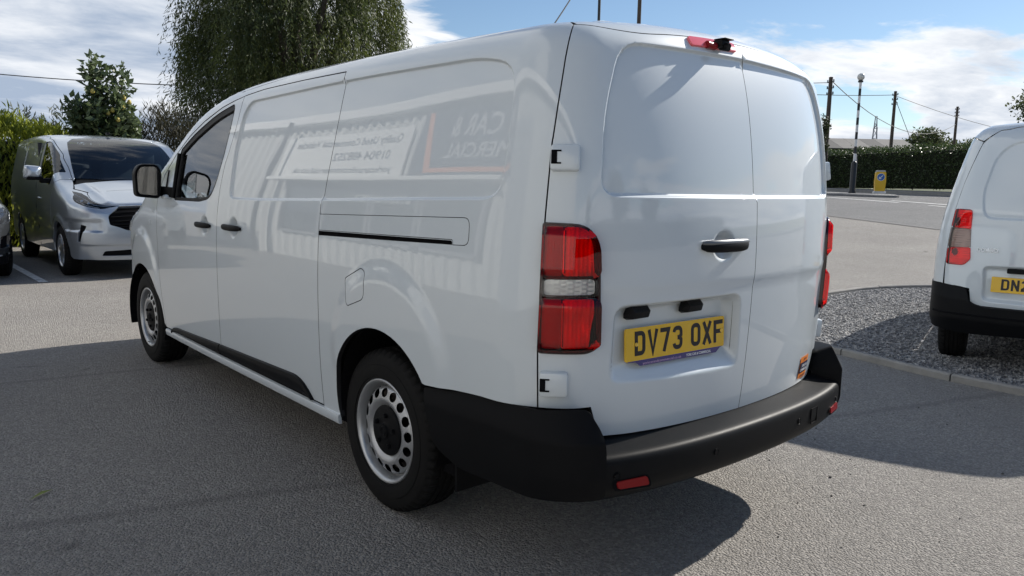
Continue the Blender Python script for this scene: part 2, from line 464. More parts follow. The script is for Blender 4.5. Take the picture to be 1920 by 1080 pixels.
# ================================================================== the white panel van
def glass_mix(name, tint, fres=1.5, rough=0.0):
    m = bpy.data.materials.new(name); m.use_nodes = True; t = m.node_tree; t.nodes.clear(); k = NB(t)
    out = k.n('ShaderNodeOutputMaterial'); tr = k.n('ShaderNodeBsdfTransparent', {0: (*tint, 1)}); gl = k.n('ShaderNodeBsdfGlossy', {'Color': (1, 1, 1, 1), 'Roughness': rough})
    fr = k.n('ShaderNodeFresnel', {'IOR': fres}); mxs = k.n('ShaderNodeMixShader', {0: fr.outputs[0], 1: tr.outputs[0], 2: gl.outputs[0]})
    k.link(mxs.outputs[0], out.inputs[0]); return m
WINGL = glass_mix('side_window_glass', (.40, .47, .48), 1.85)
LENSR = glass_mix('tail_lens_red', (.95, .014, .016), 1.5)
LENSC = glass_mix('tail_lens_clear', (.86, .88, .88), 1.5)
REFL = mat('lamp_reflector', (.92, .92, .92), .28, metal=.3)

Wz = spl([(.2, .925), (.35, .938), (.55, .952), (.8, .960), (1.0, .959), (1.2, .949), (1.4, .926), (1.6, .893), (1.8, .855), (2.0, .812)])
Wy = spl([(-.2, -.060), (.1, -.042), (.35, -.028), (.8, -.008), (1.4, 0), (2.5, 0), (3.3, -.002), (3.8, -.008), (4.3, -.020), (4.7, -.045), (5.1, -.10), (5.4, -.17)])
Y0 = spl([(.2, .12), (.40, .098), (.55, .080), (.8, .062), (1.0, .055), (1.25, .060), (1.5, .084), (1.7, .120), (1.86, .166), (2.0, .215)])
T0 = spl([(-.2, 1.885), (.1, 1.903), (.5, 1.918), (1.2, 1.93), (2.2, 1.93), (2.75, 1.912), (3.15, 1.868), (3.5, 1.78), (3.85, 1.635), (4.2, 1.455), (4.5, 1.29), (4.7, 1.185), (4.9, 1.115), (5.1, 1.03), (5.25, .93), (5.35, .80), (5.45, .6)])
def van_f(P):
    x, y, z = P[..., 0], P[..., 1], P[..., 2]; ax = np.abs(x)
    fs = ax-(Wz(z)+Wy(y)-.05*sst(3.3, 4.6, y)*sst(1.15, 1.8, z))
    fr = Y0(z)+.12*x*x+.14*x**4-y
    fz = z-(T0(y+.16*x*x*sst(2.2, 4.2, y))-.085*x*x*(1-.6*sst(3, 5, y)))
    ff = y-(5.25-.20*x*x-.15*x**4-.25*np.maximum(z-.75, 0)**2)
    a = rmax(fs, fr, .15); a = rmax(a, ff, .16); return rmax(a, fz*.97, .085)
XC, YC, YF = .45, .55, 4.7
def ZCf(u): return np.interp(u, [2.75, 3.2, 3.7, 4.2, 4.7], [1.5, 1.38, 1.22, 1.0, .80])
def van_dom(side):
    def dom(u, v):
        u = np.asarray(u, float); v = np.asarray(v, float)
        yb = np.clip(u, YC, YF); zc_ = ZCf(yb)
        yb = np.where(u < -1.45, YC+(-1.45-u), yb)
        psi = np.clip((YC-u)/YC, 0, 1)*np.pi/2-np.clip((u-YF)/.55, 0, 1)*np.pi/2+np.clip((-.9-u)/YC, 0, 1)*np.pi/2
        xo = -XC+np.clip(-u, 0, .9)+np.clip(u-YF-.55, 0, .9)
        phi = np.clip((v-zc_)/.5, 0, 1)*np.pi/2+np.clip((v-zc_-1.4)/.5, 0, 1)*np.pi/2
        xo = xo+np.clip(v-zc_-.5, 0, .9); zo = np.minimum(v, zc_)-np.maximum(v-zc_-1.9, 0)
        O = np.stack([xo*(-side), yb, zo], -1)
        Dv = np.stack([np.cos(psi)*np.cos(phi)*side, -np.sin(psi)*np.cos(phi), np.sin(phi)], -1)
        return O, Dv
    return dom
def van_inv(P):
    x, y, z = P; ax = -abs(x)
    if y >= YC: u = min(y, YF) if y < YF else y; hd = -XC-ax
    elif ax <= -XC: psi = math.atan2(YC-y, -XC-ax); u = YC-psi/(math.pi/2)*YC; hd = math.hypot(YC-y, -XC-ax)
    else: u = -XC-ax; hd = YC-y
    zc_ = float(ZCf(u)); v = z if z < zc_ else zc_+.5*math.atan2(z-zc_, hd)/(math.pi/2)
    return (u, v)
def side_uv(pts):
    """(y,z) on the left side -> (u,v)"""
    pts = np.asarray(pts, float); O = np.stack([np.full(len(pts), -.3), pts[:, 0], pts[:, 1]], 1); Dv = np.tile([-1., 0, 0], (len(pts), 1))
    P = hit(van_f, O, Dv); return np.array([van_inv(p) for p in P])
def rear_uv(pts):
    """(x,z) on the rear (x<0) -> (u,v)"""
    pts = np.asarray(pts, float); O = np.stack([pts[:, 0], np.full(len(pts), .7), pts[:, 1]], 1); Dv = np.tile([0., -1, 0], (len(pts), 1))
    P = hit(van_f, O, Dv)
    return np.array([van_inv(p) if p[0] <= -XC else (-XC-p[0], p[2] if p[2] < 1.5 else 1.5+.5*math.atan2(p[2]-1.5, YC-p[1])/(math.pi/2)) for p in P])
EMB_S = rounded([(2.545, 1.757), (2.622, 1.70), (2.672, 1.50), (2.682, 1.246), (2.3, 1.249), (1.60, 1.267), (.9, 1.289), (.436, 1.302), (.431, 1.48), (.444, 1.735), (.62, 1.772), (1.5, 1.776)], [.05, .05, .05, .045, .0, .0, .0, .09, .05, .16, .1, .3])
EMB_R = rounded([(-.612, 1.805), (-.70, 1.585), (-.726, 1.319), (0, 1.318), (.726, 1.319), (.70, 1.585), (.612, 1.805), (0, 1.812)], [.085, .1, .06, 0, .06, .1, .085, 0])
REC = rounded([(-.672, .966), (-.675, .70), (-.055, .69), (-.07, .972)], [.05, .05, .05, .05])
ARCH_R = (1.118, .42, .372, .352); ARCH_F = (4.425, .36, .437, .372)
def arch_pts(a, t0, t1, n=26): return [(a[0]+a[2]*math.cos(t), a[1]+a[3]*math.sin(t)) for t in np.linspace(t0, t1, n)]
def box_mask(P, lo, hi): return (P[:, 0] > lo[0]) & (P[:, 0] < hi[0]) & (P[:, 1] > lo[1]) & (P[:, 1] < hi[1])
def van_D(P):
    x, y, z = P[:, 0], P[:, 1], P[:, 2]; d = np.zeros(len(P)); side = np.abs(x) > .62
    yz = P[:, 1:3]; xz = P[:, [0, 2]]
    k = side & box_mask(yz, (.38, 1.2), (2.75, 1.82)) & (y > .36)
    if k.any(): d[k] += .012*sst(.004, -.006, sdist(yz[k], EMB_S))
    rear = (y < .42) & (np.abs(x) < .80)
    k = rear & box_mask(xz, (-.78, 1.28), (.78, 1.85))
    if k.any(): d[k] += .016*sst(.005, -.007, sdist(xz[k], EMB_R))
    k = rear & box_mask(xz, (-.74, .62), (0, 1.04)) & (z < 1.05)
    if k.any():
        s = sdist(xz[k], REC); fl = .124+(x[k]+.105)*-.0725
        dep = np.maximum(fl-(Y0(z[k])+.12*x[k]**2+.14*x[k]**4), .012)
        d[k] += dep*sst(.004, -.026, s)*sst(.688, .775, z[k])
    # shoulder under the waist crease of the doors
    k = (y < .45)
    if k.any(): d[k] += .006*sst(1.04, .985, z[k])*sst(.80, .70, np.abs(x[k]))
    for (cx_, cz_, r0, r1, h) in ((1.085, .60, .455, .36, .013), (4.43, .56, .45, .36, .012)):
        k = side & (np.abs(y-cx_) < .6) & (z < 1.15)
        if k.any():
            r = np.hypot(y[k]-cx_, (z[k]-cz_)); d[k] -= h*sst(r0, r1, r)*sst(.45, .62, z[k])
    # handle scoops
    for (hy, hz) in ((3.062, 1.082), (2.612, 1.092)):
        k = side & (np.abs(y-hy) < .12) & (np.abs(z-hz) < .12)
        if k.any(): d[k] += .024*sst(1.0, .25, np.hypot((y[k]-hy)/.070, (z[k]-hz)/.062))
    k = rear & (np.abs(x+.198) < .12) & (np.abs(z-1.150) < .12)
    if k.any(): d[k] += .030*sst(1.0, .25, np.hypot((x[k]+.198)/.068, (z[k]-1.150)/.060))
    # soft waist crease on the doors of the side
    return d
VL = Skin(van_f, van_D, van_dom(-1)); VR = Skin(van_f, van_D, van_dom(1))
van = empty('panel_van', (0, 0, 0), label='white panel van with number plate DV73 OXF, filling the middle of the lot', cat='van')

SEAM_A = side_uv([(2.655, 1.795), (2.70, 1.62), (2.785, 1.44), (2.83, 1.29), (2.85, 1.15), (2.858, .98), (2.86, .76), (2.868, .6), (2.882, .45), (2.895, .338)])
SEAM_B = np.array([(1.555, 1.714), (1.550, 1.68), (1.566, 1.568), (1.59, 1.41), (1.612, 1.266), (1.616, 1.2), (1.62, 1.115), (1.624, .94), (1.627, .7), (1.630, .5), (1.628, .338)])
SEAM_D = side_uv([(3.99, 1.235), (4.0, 1.15), (4.005, 1.0), (3.995, .85), (3.988, .66), (3.97, .49), (3.95, .338)])
SEAM_J = np.array([(.300, 1.752), (.315, 1.667), (.327, 1.567), (.336, 1.48), (.339, 1.38), (.343, 1.26), (.348, 1.05), (.352, .82), (.350, .636)])
TOPF = side_uv([(3.88, 1.37), (3.70, 1.49), (3.45, 1.605), (3.2, 1.69), (2.95, 1.752), (2.76, 1.782)])   # front-door top edge, front to rear
WIN = rounded(side_uv([(2.765, 1.742), (3.02, 1.700), (3.29, 1.622), (3.585, 1.510), (3.600, 1.33), (3.625, 1.222), (3.156, 1.226), (2.985, 1.245), (2.90, 1.33), (2.84, 1.455), (2.79, 1.609)]), [.02, .2, .2, .02, .1, .03, .03, .06, .06, .1, .1], 4)
fa, fb = [-.0045, -.002, .0005, .003, .006, .010, -.010], .014
featS = np.concatenate([side_uv(q) for q in [offs_pts(EMB_S, fa, fb)]])
featR0 = offs_pts(EMB_R, [-.0055, -.003, 0, .003, .0065, .012, -.011], fb); featR = rear_uv(featR0[featR0[:, 0] < -.004])
featP = rear_uv(np.concatenate([offs_pts(REC, [-.006, 0, .006, .012, .018, .026, .034], .016), np.stack([g.ravel() for g in np.meshgrid(np.arange(-.67, -.06, .014), np.arange(.685, .79, .012))], 1)]))
def disc_pts(c, rx, rz, conv):
    q = [(c[0]+rx*s*math.cos(a), c[1]+rz*s*math.sin(a)) for s in (.12, .3, .45, .6, .75, .88, 1.0, 1.12) for a in np.linspace(0, 2*math.pi, 22, endpoint=False)]
    return conv(q)
# side panel (rear quarter, cant rail, A pillar)
aR = arch_pts(ARCH_R, math.radians(146), math.radians(-17), 30)
FLAP = rounded([(1.384, .948), (1.243, 1.006), (1.204, .990), (1.206, .880), (1.345, .833)], [.02, .025, .02, .03, .02])
TRACK = rounded([(1.619, 1.206), (.572, 1.236), (.568, 1.140), (.655, 1.137), (.655, 1.155), (1.619, 1.134)], [0, .03, .03, .0, .012, 0])
SLOT = np.array([(1.619, 1.132), (.662, 1.153), (.657, 1.147), (.657, 1.138), (1.619, 1.112)])
ditch = [(u, float(ZCf(u))+.305) for u in np.linspace(3.9, .34, 24)]
apil = [(4.02, float(ZCf(4.02))+.20), (4.12, float(ZCf(4.12))+.25), (4.05, float(ZCf(4.05))+.29)]
poly_side = np.concatenate([SEAM_J[::-1][:1], np.array([(.513, .634), (.79, .614)]), np.array(aR), np.array([(1.475, .322), (1.628, .322)]), SEAM_B[::-1],
    np.array([(1.956, 1.7145), (2.4, 1.7115), (2.63, 1.7025)]), TOPF[::-1], SEAM_D[:1], np.array(apil), np.array(ditch), SEAM_J[:-1]])
feats_side = np.concatenate([featS, np.array([(1.085+(.36+t)*math.cos(a), .60+(.36+t)*math.sin(a)) for t in (-.01, .012, .035, .06, .085, .10) for a in np.linspace(0, math.pi, 60)])])
side_o = VL.panel('side_panel', poly_side, WHITE, van, holes=[FLAP, TRACK, SLOT], feats=[feats_side], res=.028, hole_lip=.015)
VL.panel('fuel_flap', FLAP, WHITE, side_o, gap=.0035, res=.02, lip=.012)
VL.panel('track_cover', TRACK, WHITE, side_o, gap=.0025, res=.03, lip=.012, off=.0005)
VL.panel('door_track', SLOT, DARK, side_o, gap=.0, res=.03, off=-.016, lip=0)
# sliding door
poly_sl = np.concatenate([SEAM_A, SEAM_B[::-1], np.array([(1.956, 1.715), (2.4, 1.712)])])
sl_door = VL.panel('sliding_door', poly_sl, WHITE, van, feats=[featS, disc_pts((2.612, 1.092), .07, .062, side_uv)], res=.028)
poly_fd = np.concatenate([SEAM_A[::-1], TOPF[::-1], SEAM_D])
fr_door = VL.panel('front_door', poly_fd, WHITE, van, holes=[inset(WIN, -.012)], feats=[disc_pts((3.062, 1.082), .07, .062, side_uv)], res=.028, hole_lip=.03)
VL.panel('window_seal', inset(WIN, -.013), SEAL_GAP, fr_door, holes=[inset(WIN, .007)], gap=0, off=-.004, lip=.03, res=.03)
VL.panel('window', inset(WIN, .002), WINGL, fr_door, gap=0, off=-.014, lip=0, res=.05)
# upright divider strip at the front of the glass
dv = MB(); q, n_ = VL.at(side_uv([(3.60, 1.505), (3.612, 1.37), (3.632, 1.225)])); dv.tube([tuple(a+b*.004) for a, b in zip(q, n_)], .013, 8); dv.build('window_divider', BLKPL, fr_door, 60)
q, n_ = VL.at(side_uv([(3.79, 1.40), (3.80, 1.30), (3.805, 1.235)])); dv = MB(); dv.tube([tuple(a) for a in q], .008, 6); dv.build('mirror_seal', BLKPL, fr_door, 60)
# rear doors
LAMP = rounded([(.346, 1.232), (.250, 1.228), (.222, 1.165), (.214, .842), (.240, .820), (.350, .821)], [.008, .04, .04, .03, .02, .008])
top_d = [(.12, 1.7512), (-.1, 1.7518), (-.3, 1.7526), (-.45, 1.7526)]
bot_d = [(-.45, .519), (-.2, .520), (0, .522), (.12, .524), (.197, .528), (.208, .56), (.226, .634)]
poly_rd = np.concatenate([SEAM_J[::-1], np.array(top_d), np.array(bot_d)])
sc_r = disc_pts((-.198, 1.150), .068, .060, rear_uv)
rd_l = VL.panel('rear_door', poly_rd, WHITE, van, holes=[inset(LAMP, .004)], feats=[featR, featP, sc_r], res=.026, gap=.0015)
rd_r = VR.panel('rear_door', poly_rd, WHITE, van, holes=[inset(LAMP, .004)], feats=[featR], res=.026, gap=.0015)
rd_l['label'] = 'left rear door with handle and number plate'; rd_r['label'] = 'right rear door'
# roof
hdr = np.array([(.54, 1.806), (.335, 1.806), (.3045, 1.765), (.290, 1.7530), (.12, 1.7522), (-.1, 1.7528), (-.45, 1.7536), (-.8, 1.7528), (-1.02, 1.7522), (-1.190, 1.7530), (-1.2045, 1.765), (-1.235, 1.806), (-1.44, 1.806), (-1.44, 1.97), (.54, 1.97)])
roof_o = VL.panel('roof', np.array([(.55, 1.806), (3.1, float(ZCf(3.1))+.306), (3.18, float(ZCf(3.18))+.5), (3.2, float(ZCf(3.2))+.95), (3.18, float(ZCf(3.18))+1.4), (3.1, float(ZCf(3.1))+1.594), (.55, 3.094)]), WHITE, van, gap=.001, res=.06, relief=False)
VL.panel('roof_header', hdr, WHITE, roof_o, gap=.0003, res=.03, relief=False)
# offside wall and nose (hardly seen)
poly_off = np.concatenate([SEAM_J[::-1][:1], np.array([(.513, .634), (.79, .614)]), np.array(aR), np.array([(1.475, .322), (3.95, .322)]), SEAM_D[::-1], np.array(apil), np.array(ditch), SEAM_J[:-1]])
VR.panel('side_panel', poly_off, WHITE, van, holes=[inset(WIN, -.012)], res=.06, lip=.03)
VR.panel('side_window', inset(WIN, .0), WINGL, van, gap=0, off=-.012, lip=0, res=.06)
aF = arch_pts(ARCH_F, math.radians(180), math.radians(0), 26)
for S_ in (VL, VR):
    S_.panel('front_wing', np.concatenate([SEAM_D[::-1][:1], np.array([(4.0-.015, .36)]), np.array(aF)[1:-1], np.array([(4.9, .42), (5.70, .42), (5.70, 1.24), (4.9, 1.24), (4.62, float(ZCf(4.62))+.42), (4.3, float(ZCf(4.3))+.30), (4.13, float(ZCf(4.13))+.245), (4.03, float(ZCf(4.03))+.195)]), SEAM_D[:-1]]), WHITE, van, res=.03 if S_ is VL else .06, lip=.03)
    S_.panel('front_bumper', np.array([(4.875, .25), (5.70, .25), (5.70, .415), (4.88, .415), (4.862, .36)]), BUMPL, van, res=.04, off=.004, lip=.04)
    S_.panel('headlight', rounded([(4.72, .93), (5.05, .83), (5.12, .93), (4.86, 1.06), (4.68, 1.05)], .02), CLEARL, van, gap=0, off=.006, res=.03, lip=.01)
VL.panel('windscreen', np.array([(3.24, float(ZCf(3.24))+.33), (3.9, float(ZCf(3.9))+.315), (4.3, float(ZCf(4.3))+.315), (4.52, float(ZCf(4.52))+.45), (4.58, float(ZCf(4.58))+.95), (4.52, float(ZCf(4.52))+1.45), (4.3, float(ZCf(4.3))+1.585), (3.9, float(ZCf(3.9))+1.585), (3.24, float(ZCf(3.24))+1.57), (3.26, float(ZCf(3.26))+.95)]), WINGL, van, gap=0, off=-.004, res=.06, lip=0)
VL.panel('bonnet', np.array([(4.60, float(ZCf(4.6))+.46), (4.70, .80+.42), (4.80, 1.27), (4.80, 2.23), (4.70, .8+1.48), (4.60, float(ZCf(4.6))+1.44), (4.64, float(ZCf(4.64))+.95)]), WHITE, van, gap=.0, res=.05, lip=.0)
# dark inner shell behind the panel gaps
inn = [(-.46, .45), (.35, .45), (.80, .60)]+aR+[(1.5, .30), (3.95, .30)]+[tuple(q) for q in SEAM_D[::-1]]+[(4.0, float(ZCf(4.0))+.25), (2.7, 1.83), (-.46, 1.86)]
for S_ in (VL, VR): S_.panel('inner_shell', np.array(inn), DARK, van, holes=[inset(WIN, -.006)], gap=0, off=-.028, lip=0, res=.08, relief=False) if S_ is VR else S_.panel('inner_shell', np.array(inn), DARK, van, holes=[inset(WIN, -.006), inset(REC if False else rear_uv(rounded([(-.66, .96), (-.66, .71), (-.07, .70), (-.08, .965)], .04)), 0)], gap=0, off=-.034, lip=0, res=.08, relief=False)
# sill, mouldings
def strip(name, pts_top, pts_bot, m, parent, thick=.02, S_=VL, rows=5, bulge=.012, mid=None):
    """raised strip between two matching (y,z) rows"""
    a = densify(side_uv(pts_top), .05, False) if False else side_uv(pts_top); b = side_uv(pts_bot)
    prof = [0.0, .06, .25, .5, .75, .94, 1.0]; hgt = mid or [0, .8, 1, 1, .95, .8, 0]
    V = []; F = []; n = len(a)
    for t, h in zip(prof, hgt):
        q, nn = S_.at(a*(1-t)+b*t); q = q+nn*(h*thick-.004)
        V += [tuple(p) for p in q]
    for r in range(len(prof)-1):
        for i in range(n-1): F.append((r*n+i, r*n+i+1, (r+1)*n+i+1, (r+1)*n+i))
    mb = MB(); mb.add(V, F)
    mb.add([V[r*n] for r in range(len(prof))], [tuple(range(len(prof)))]); mb.add([V[r*n+n-1] for r in range(len(prof))], [tuple(range(len(prof)))])
    return mb.build(name, m, parent, 32)
ys = np.linspace(1.478, 3.94, 40)
for S_ in (VL, VR): strip('sill', [(y, .331) for y in ys], [(y, .285) for y in ys], WHITE, van, .016, S_)
crease = [0, .75, .95, 1.0, .62, .45, 0]
y1 = np.concatenate([[3.798, 3.795, 3.785, 3.76, 3.72], np.linspace(3.68, 2.902, 12)]); t1 = np.concatenate([[.318, .336, .350, .362, .370], np.linspace(.373, .402, 12)]); b1 = np.concatenate([[.312, .303, .299, .297, .296], np.full(12, .300)])
strip('lower_moulding', list(zip(y1, t1)), list(zip(y1, b1+.036)), MOULD, fr_door, .022, mid=crease)
y2 = np.concatenate([np.linspace(2.888, 1.93, 14), [1.89, 1.85, 1.81, 1.77, 1.745, 1.730]]); t2 = np.concatenate([np.linspace(.402, .428, 14), [.426, .418, .402, .376, .356, .343]]); b2 = np.concatenate([np.linspace(.300, .302, 14), np.full(6, .3025)])
strip('lower_moulding', list(zip(y2, t2)), list(zip(y2, b2+.036)), MOULD, sl_door, .022, mid=crease)
# handles
def bar_handle(name, pts, nrm, w, h, m, parent, proud=.028):
    """lens-shaped grab bar along pts"""
    V = []; F = []; n = len(pts); seg = 12
    for i, (p, nn) in enumerate(zip(pts, nrm)):
        t = i/(n-1); sc = (1-abs(2*t-1)**4)**.5*.55+.45
        up = np.array([0, 0, 1.0]); up = up-nn*np.dot(up, nn); up /= np.linalg.norm(up)
        bow = proud*(1-.75*abs(2*t-1)**2.5)
        for k in range(seg):
            a = 2*math.pi*k/seg; V.append(tuple(p+nn*(bow+w*math.cos(a)*sc)+up*(h*math.sin(a)*sc)))
    for i in range(n-1):
        for k in range(seg): F.append((i*seg+k, i*seg+(k+1) % seg, (i+1)*seg+(k+1) % seg, (i+1)*seg+k))
    F.append(tuple(range(seg))); F.append(tuple((n-1)*seg+k for k in range(seg)))
    mb = MB(); mb.add(V, F); return mb.build(name, m, parent, 50)
def smooth_at(S_, uv):
    D = S_.D; S_.D = None; r = S_.at(uv); S_.D = D; return r
p_, n_ = smooth_at(VL, side_uv([(y, 1.082) for y in np.linspace(3.19, 2.945, 13)])); bar_handle('door_handle', p_, n_, .011, .0165, BLKPL, fr_door, .022)
p_, n_ = smooth_at(VL, side_uv([(y, 1.090) for y in np.linspace(2.755, 2.497, 13)])); bar_handle('door_handle', p_, n_, .011, .0165, BLKPL, sl_door, .023)
p_, n_ = smooth_at(VL, rear_uv([(x, 1.150) for x in np.linspace(-.325, -.068, 15)])); rh = bar_handle('door_handle', p_, n_, .013, .022, BLKPL, rd_l, .026)
bar_handle('handle_cap', p_+np.array([0, -.004, .012]), n_, .010, .012, mat('handle_satin', (.16, .165, .17), .35, metal=.6), rh, .024)
# hinges
def hinge(uvc, S_, parent):
    q, n0 = smooth_at(S_, np.array([uvc])); q = q[0]; n0 = n0[0]
    up = np.array([0, 0, 1.0])-n0*n0[2]; up /= np.linalg.norm(up); tx = np.cross(up, n0)
    Rm = Matrix((tx, n0, up)).transposed().to_3x3()
    o = MB().box(q+n0*.006, (.092, .034, .082), bev=.010, rot=Rm).build('hinge', WHITE, parent, 40)
    s = 1 if S_ is VL else -1
    tz = -tx*s if np.dot(-tx*s, np.array([0, 1.0, 0])) > 0 else tx*s
    nb = MB().box(q+n0*.0180+tz*.034, (.018, .014, .040), rot=Rm)
    nb.box(q+n0*.021+tz*.027+up*.019, (.030, .008, .005), rot=Rm); nb.box(q+n0*.021+tz*.027-up*.019, (.030, .008, .005), rot=Rm)
    nb.build('hinge_pin', DARK, o)
for S_, par in ((VL, rd_l), (VR, rd_r)):
    hinge((.304, 1.432), S_, par); hinge((.316, .720), S_, par)
# tail lights
def lamp_D(P):
    z = P[:, 2]; d = np.zeros(len(P))
    for (a, b) in ((1.078, 1.205), (.842, .985)): d -= .016*sst(a-.016, a+.012, z)*sst(b+.016, b-.012, z)*sst(.285, .255, P[:, 1])
    return d
def refl_D(P):
    z = P[:, 2]; u = np.arctan2(.6-P[:, 1], np.abs(P[:, 0])-.45)
    d = .0035*np.abs(((u*70) % 2)-1)+.003*np.abs(((z*22) % 2)-1)
    for c in (1.14, .915): d += .012*np.exp(-(((z-c)/.045)**2+((np.abs(P[:, 0])-.775)/.030)**2))
    return d
for S_ in (VL, VR):
    tl = S_.panel('tail_light', LAMP, LAMPBLK, van, gap=.0015, res=.02, off=-.034, lip=.0, relief=False)
    tl['label'] = 'left tail light' if S_ is VL else 'right tail light'
    Sr = Skin(van_f, refl_D, S_.dom); Sl = Skin(van_f, lamp_D, S_.dom)
    cut1 = rounded([(.342, 1.224), (.252, 1.220), (.230, 1.165), (.226, 1.066), (.343, 1.064)], [.01, .035, .03, .012, .01])
    cut2 = rounded([(.343, 1.054), (.226, 1.056), (.2245, 1.006), (.344, 1.004)], .012)
    cut3 = rounded([(.344, .994), (.224, .996), (.222, .845), (.24, .829), (.347, .829)], [.01, .012, .025, .02, .01])
    for (za, zb) in ((1.064, 1.224), (.829, .995)):
        ut = .343 if za > 1 else .346
        Sr.panel('reflector', rounded([(.300, zb-.003), (.254 if za > 1 else .226, zb-.003), (.230 if za > 1 else .224, zb-.05), (.226 if za > 1 else .235, za+.002), (.300, za+.002)], .008), REFL, tl, gap=0, res=.006, off=-.010, lip=0)
        Sl.panel('lamp_side', rounded([(ut, zb-.002), (.303, zb-.002), (.303, za+.002), (ut, za+.002)], .006), mat('lamp_maroon', (.40, .08, .08), .25, coat=.6), tl, gap=0, res=.02, off=-.014, lip=0)
        q, n_ = S_.at([(.3005, z) for z in np.linspace(za+.012, zb-.014, 8)], -.006); MB().tube([tuple(p) for p in q], .0065, 8).build('light_guide', CHROME, tl, 60)
    Sr.panel('reflector', cut2, REFL, tl, gap=0, res=.008, off=-.010, lip=0)
    Sl.panel('red_lens', cut1, LENSR, tl, gap=-.004, res=.012, off=.013, lip=.030); Sl.panel('red_lens', cut3, LENSR, tl, gap=-.004, res=.012, off=.013, lip=.030)
    Sl.panel('clear_lens', cut2, LENSC, tl, gap=-.003, res=.012, off=.011, lip=.026)
    S_.panel('lamp_rim', inset(LAMP, -.001), LAMPBLK, tl, holes=[inset(LAMP, .0045)], gap=0, res=.02, off=.010, lip=.03, relief=False)
# high brake light and reversing camera
br = VL.panel('brake_light', rounded(rear_uv([(-.305, 1.826), (-.045, 1.834), (-.045, 1.864), (-.305, 1.856)]), .014, 6), mat('brake_lens', (.75, .10, .12), .08, coat=1, coat_rough=.0), rd_l, gap=0, res=.012, off=.008, lip=.012, relief=False)
q, n_ = smooth_at(VL, rear_uv([(-.152, 1.848)]))
cm = MB().box(q[0]+np.array([0, -.020, .000]), (.050, .042, .028), bev=.007); cm.tube([q[0]+np.array([0, -.02, -.006]), q[0]+np.array([0, -.052, -.014])], .014, 12); cm.box(q[0]+np.array([.004, -.028, .0155]), (.054, .046, .004), bev=.0015)
cm.build('reversing_camera', BLKPL, rd_l, 40)
MB().tube([q[0]+np.array([-.075, -.013, -.008]), q[0]+np.array([-.03, -.015, -.01])], .013, 10).build('brake_bulb', REDIN, br, 40)
# roof aerial base
MB().lathe([(.0, .038), (.05, .034), (.085, .020), (.11, .0)], (-.37, .52, 1.905), 20).build('aerial_base', WHITE, roof_o, 60)
# ---- number plate
pl0 = Vector((-.613, .1445, .829)); pl1 = Vector((-.103, .1075, .829)); exv = (pl1-pl0).normalized(); tiltv = R_(3.0)
ezv = Vector((0, math.sin(tiltv), math.cos(tiltv))); eyv = exv.cross(ezv).normalized()      # outward = towards -y
PM = Matrix((( *exv, ), (*ezv, ), (*eyv, ))).transposed().to_4x4(); PM.translation = (pl0+pl1)/2
def rrect(w, h, r, n=4): return rounded([(-w/2, -h/2), (w/2, -h/2), (w/2, h/2), (-w/2, h/2)], r, n)
def flat(name, poly, z0, z1, Mx, m, parent):
    mb = MB(); mb.prism([tuple(p) for p in poly], 'Z', z0, z1); mb.v = [tuple(Mx @ Vector(q)) for q in mb.v]; return mb.build(name, m, parent)
plate = flat('number_plate', rrect(.510, .112, .009), -.004, .003, PM, PLATE, rd_l)
def stroke(pts, w):
    """thick polyline -> quads (open) in 2D"""
    pts = [np.array(p, float) for p in pts]; n = len(pts); L = []; Rr = []
    for i in range(n):
        d0 = pts[i]-pts[i-1] if i > 0 else pts[1]-pts[0]; d1 = pts[i+1]-pts[i] if i < n-1 else d0
        d0 = d0/np.linalg.norm(d0); d1 = d1/np.linalg.norm(d1); nn = np.array([-d0[1]-d1[1], d0[0]+d1[0]]); nn /= max(np.linalg.norm(nn), 1e-6)
        k = 1/max(np.dot(nn, np.array([-d0[1], d0[0]])), .45); L.append(pts[i]+nn*w/2*k); Rr.append(pts[i]-nn*w/2*k)
    return L, Rr
def arc(cx, cy, rx, ry, a0, a1, n=9): return [(cx+rx*math.cos(R_(a)), cy+ry*math.sin(R_(a))) for a in np.linspace(a0, a1, n)]
Wg, Hg, Tg = .050, .080, .0148; h_ = Tg/2
x0, x1_, yb_, yt_ = h_, Wg-h_, h_, Hg-h_; rc = .014
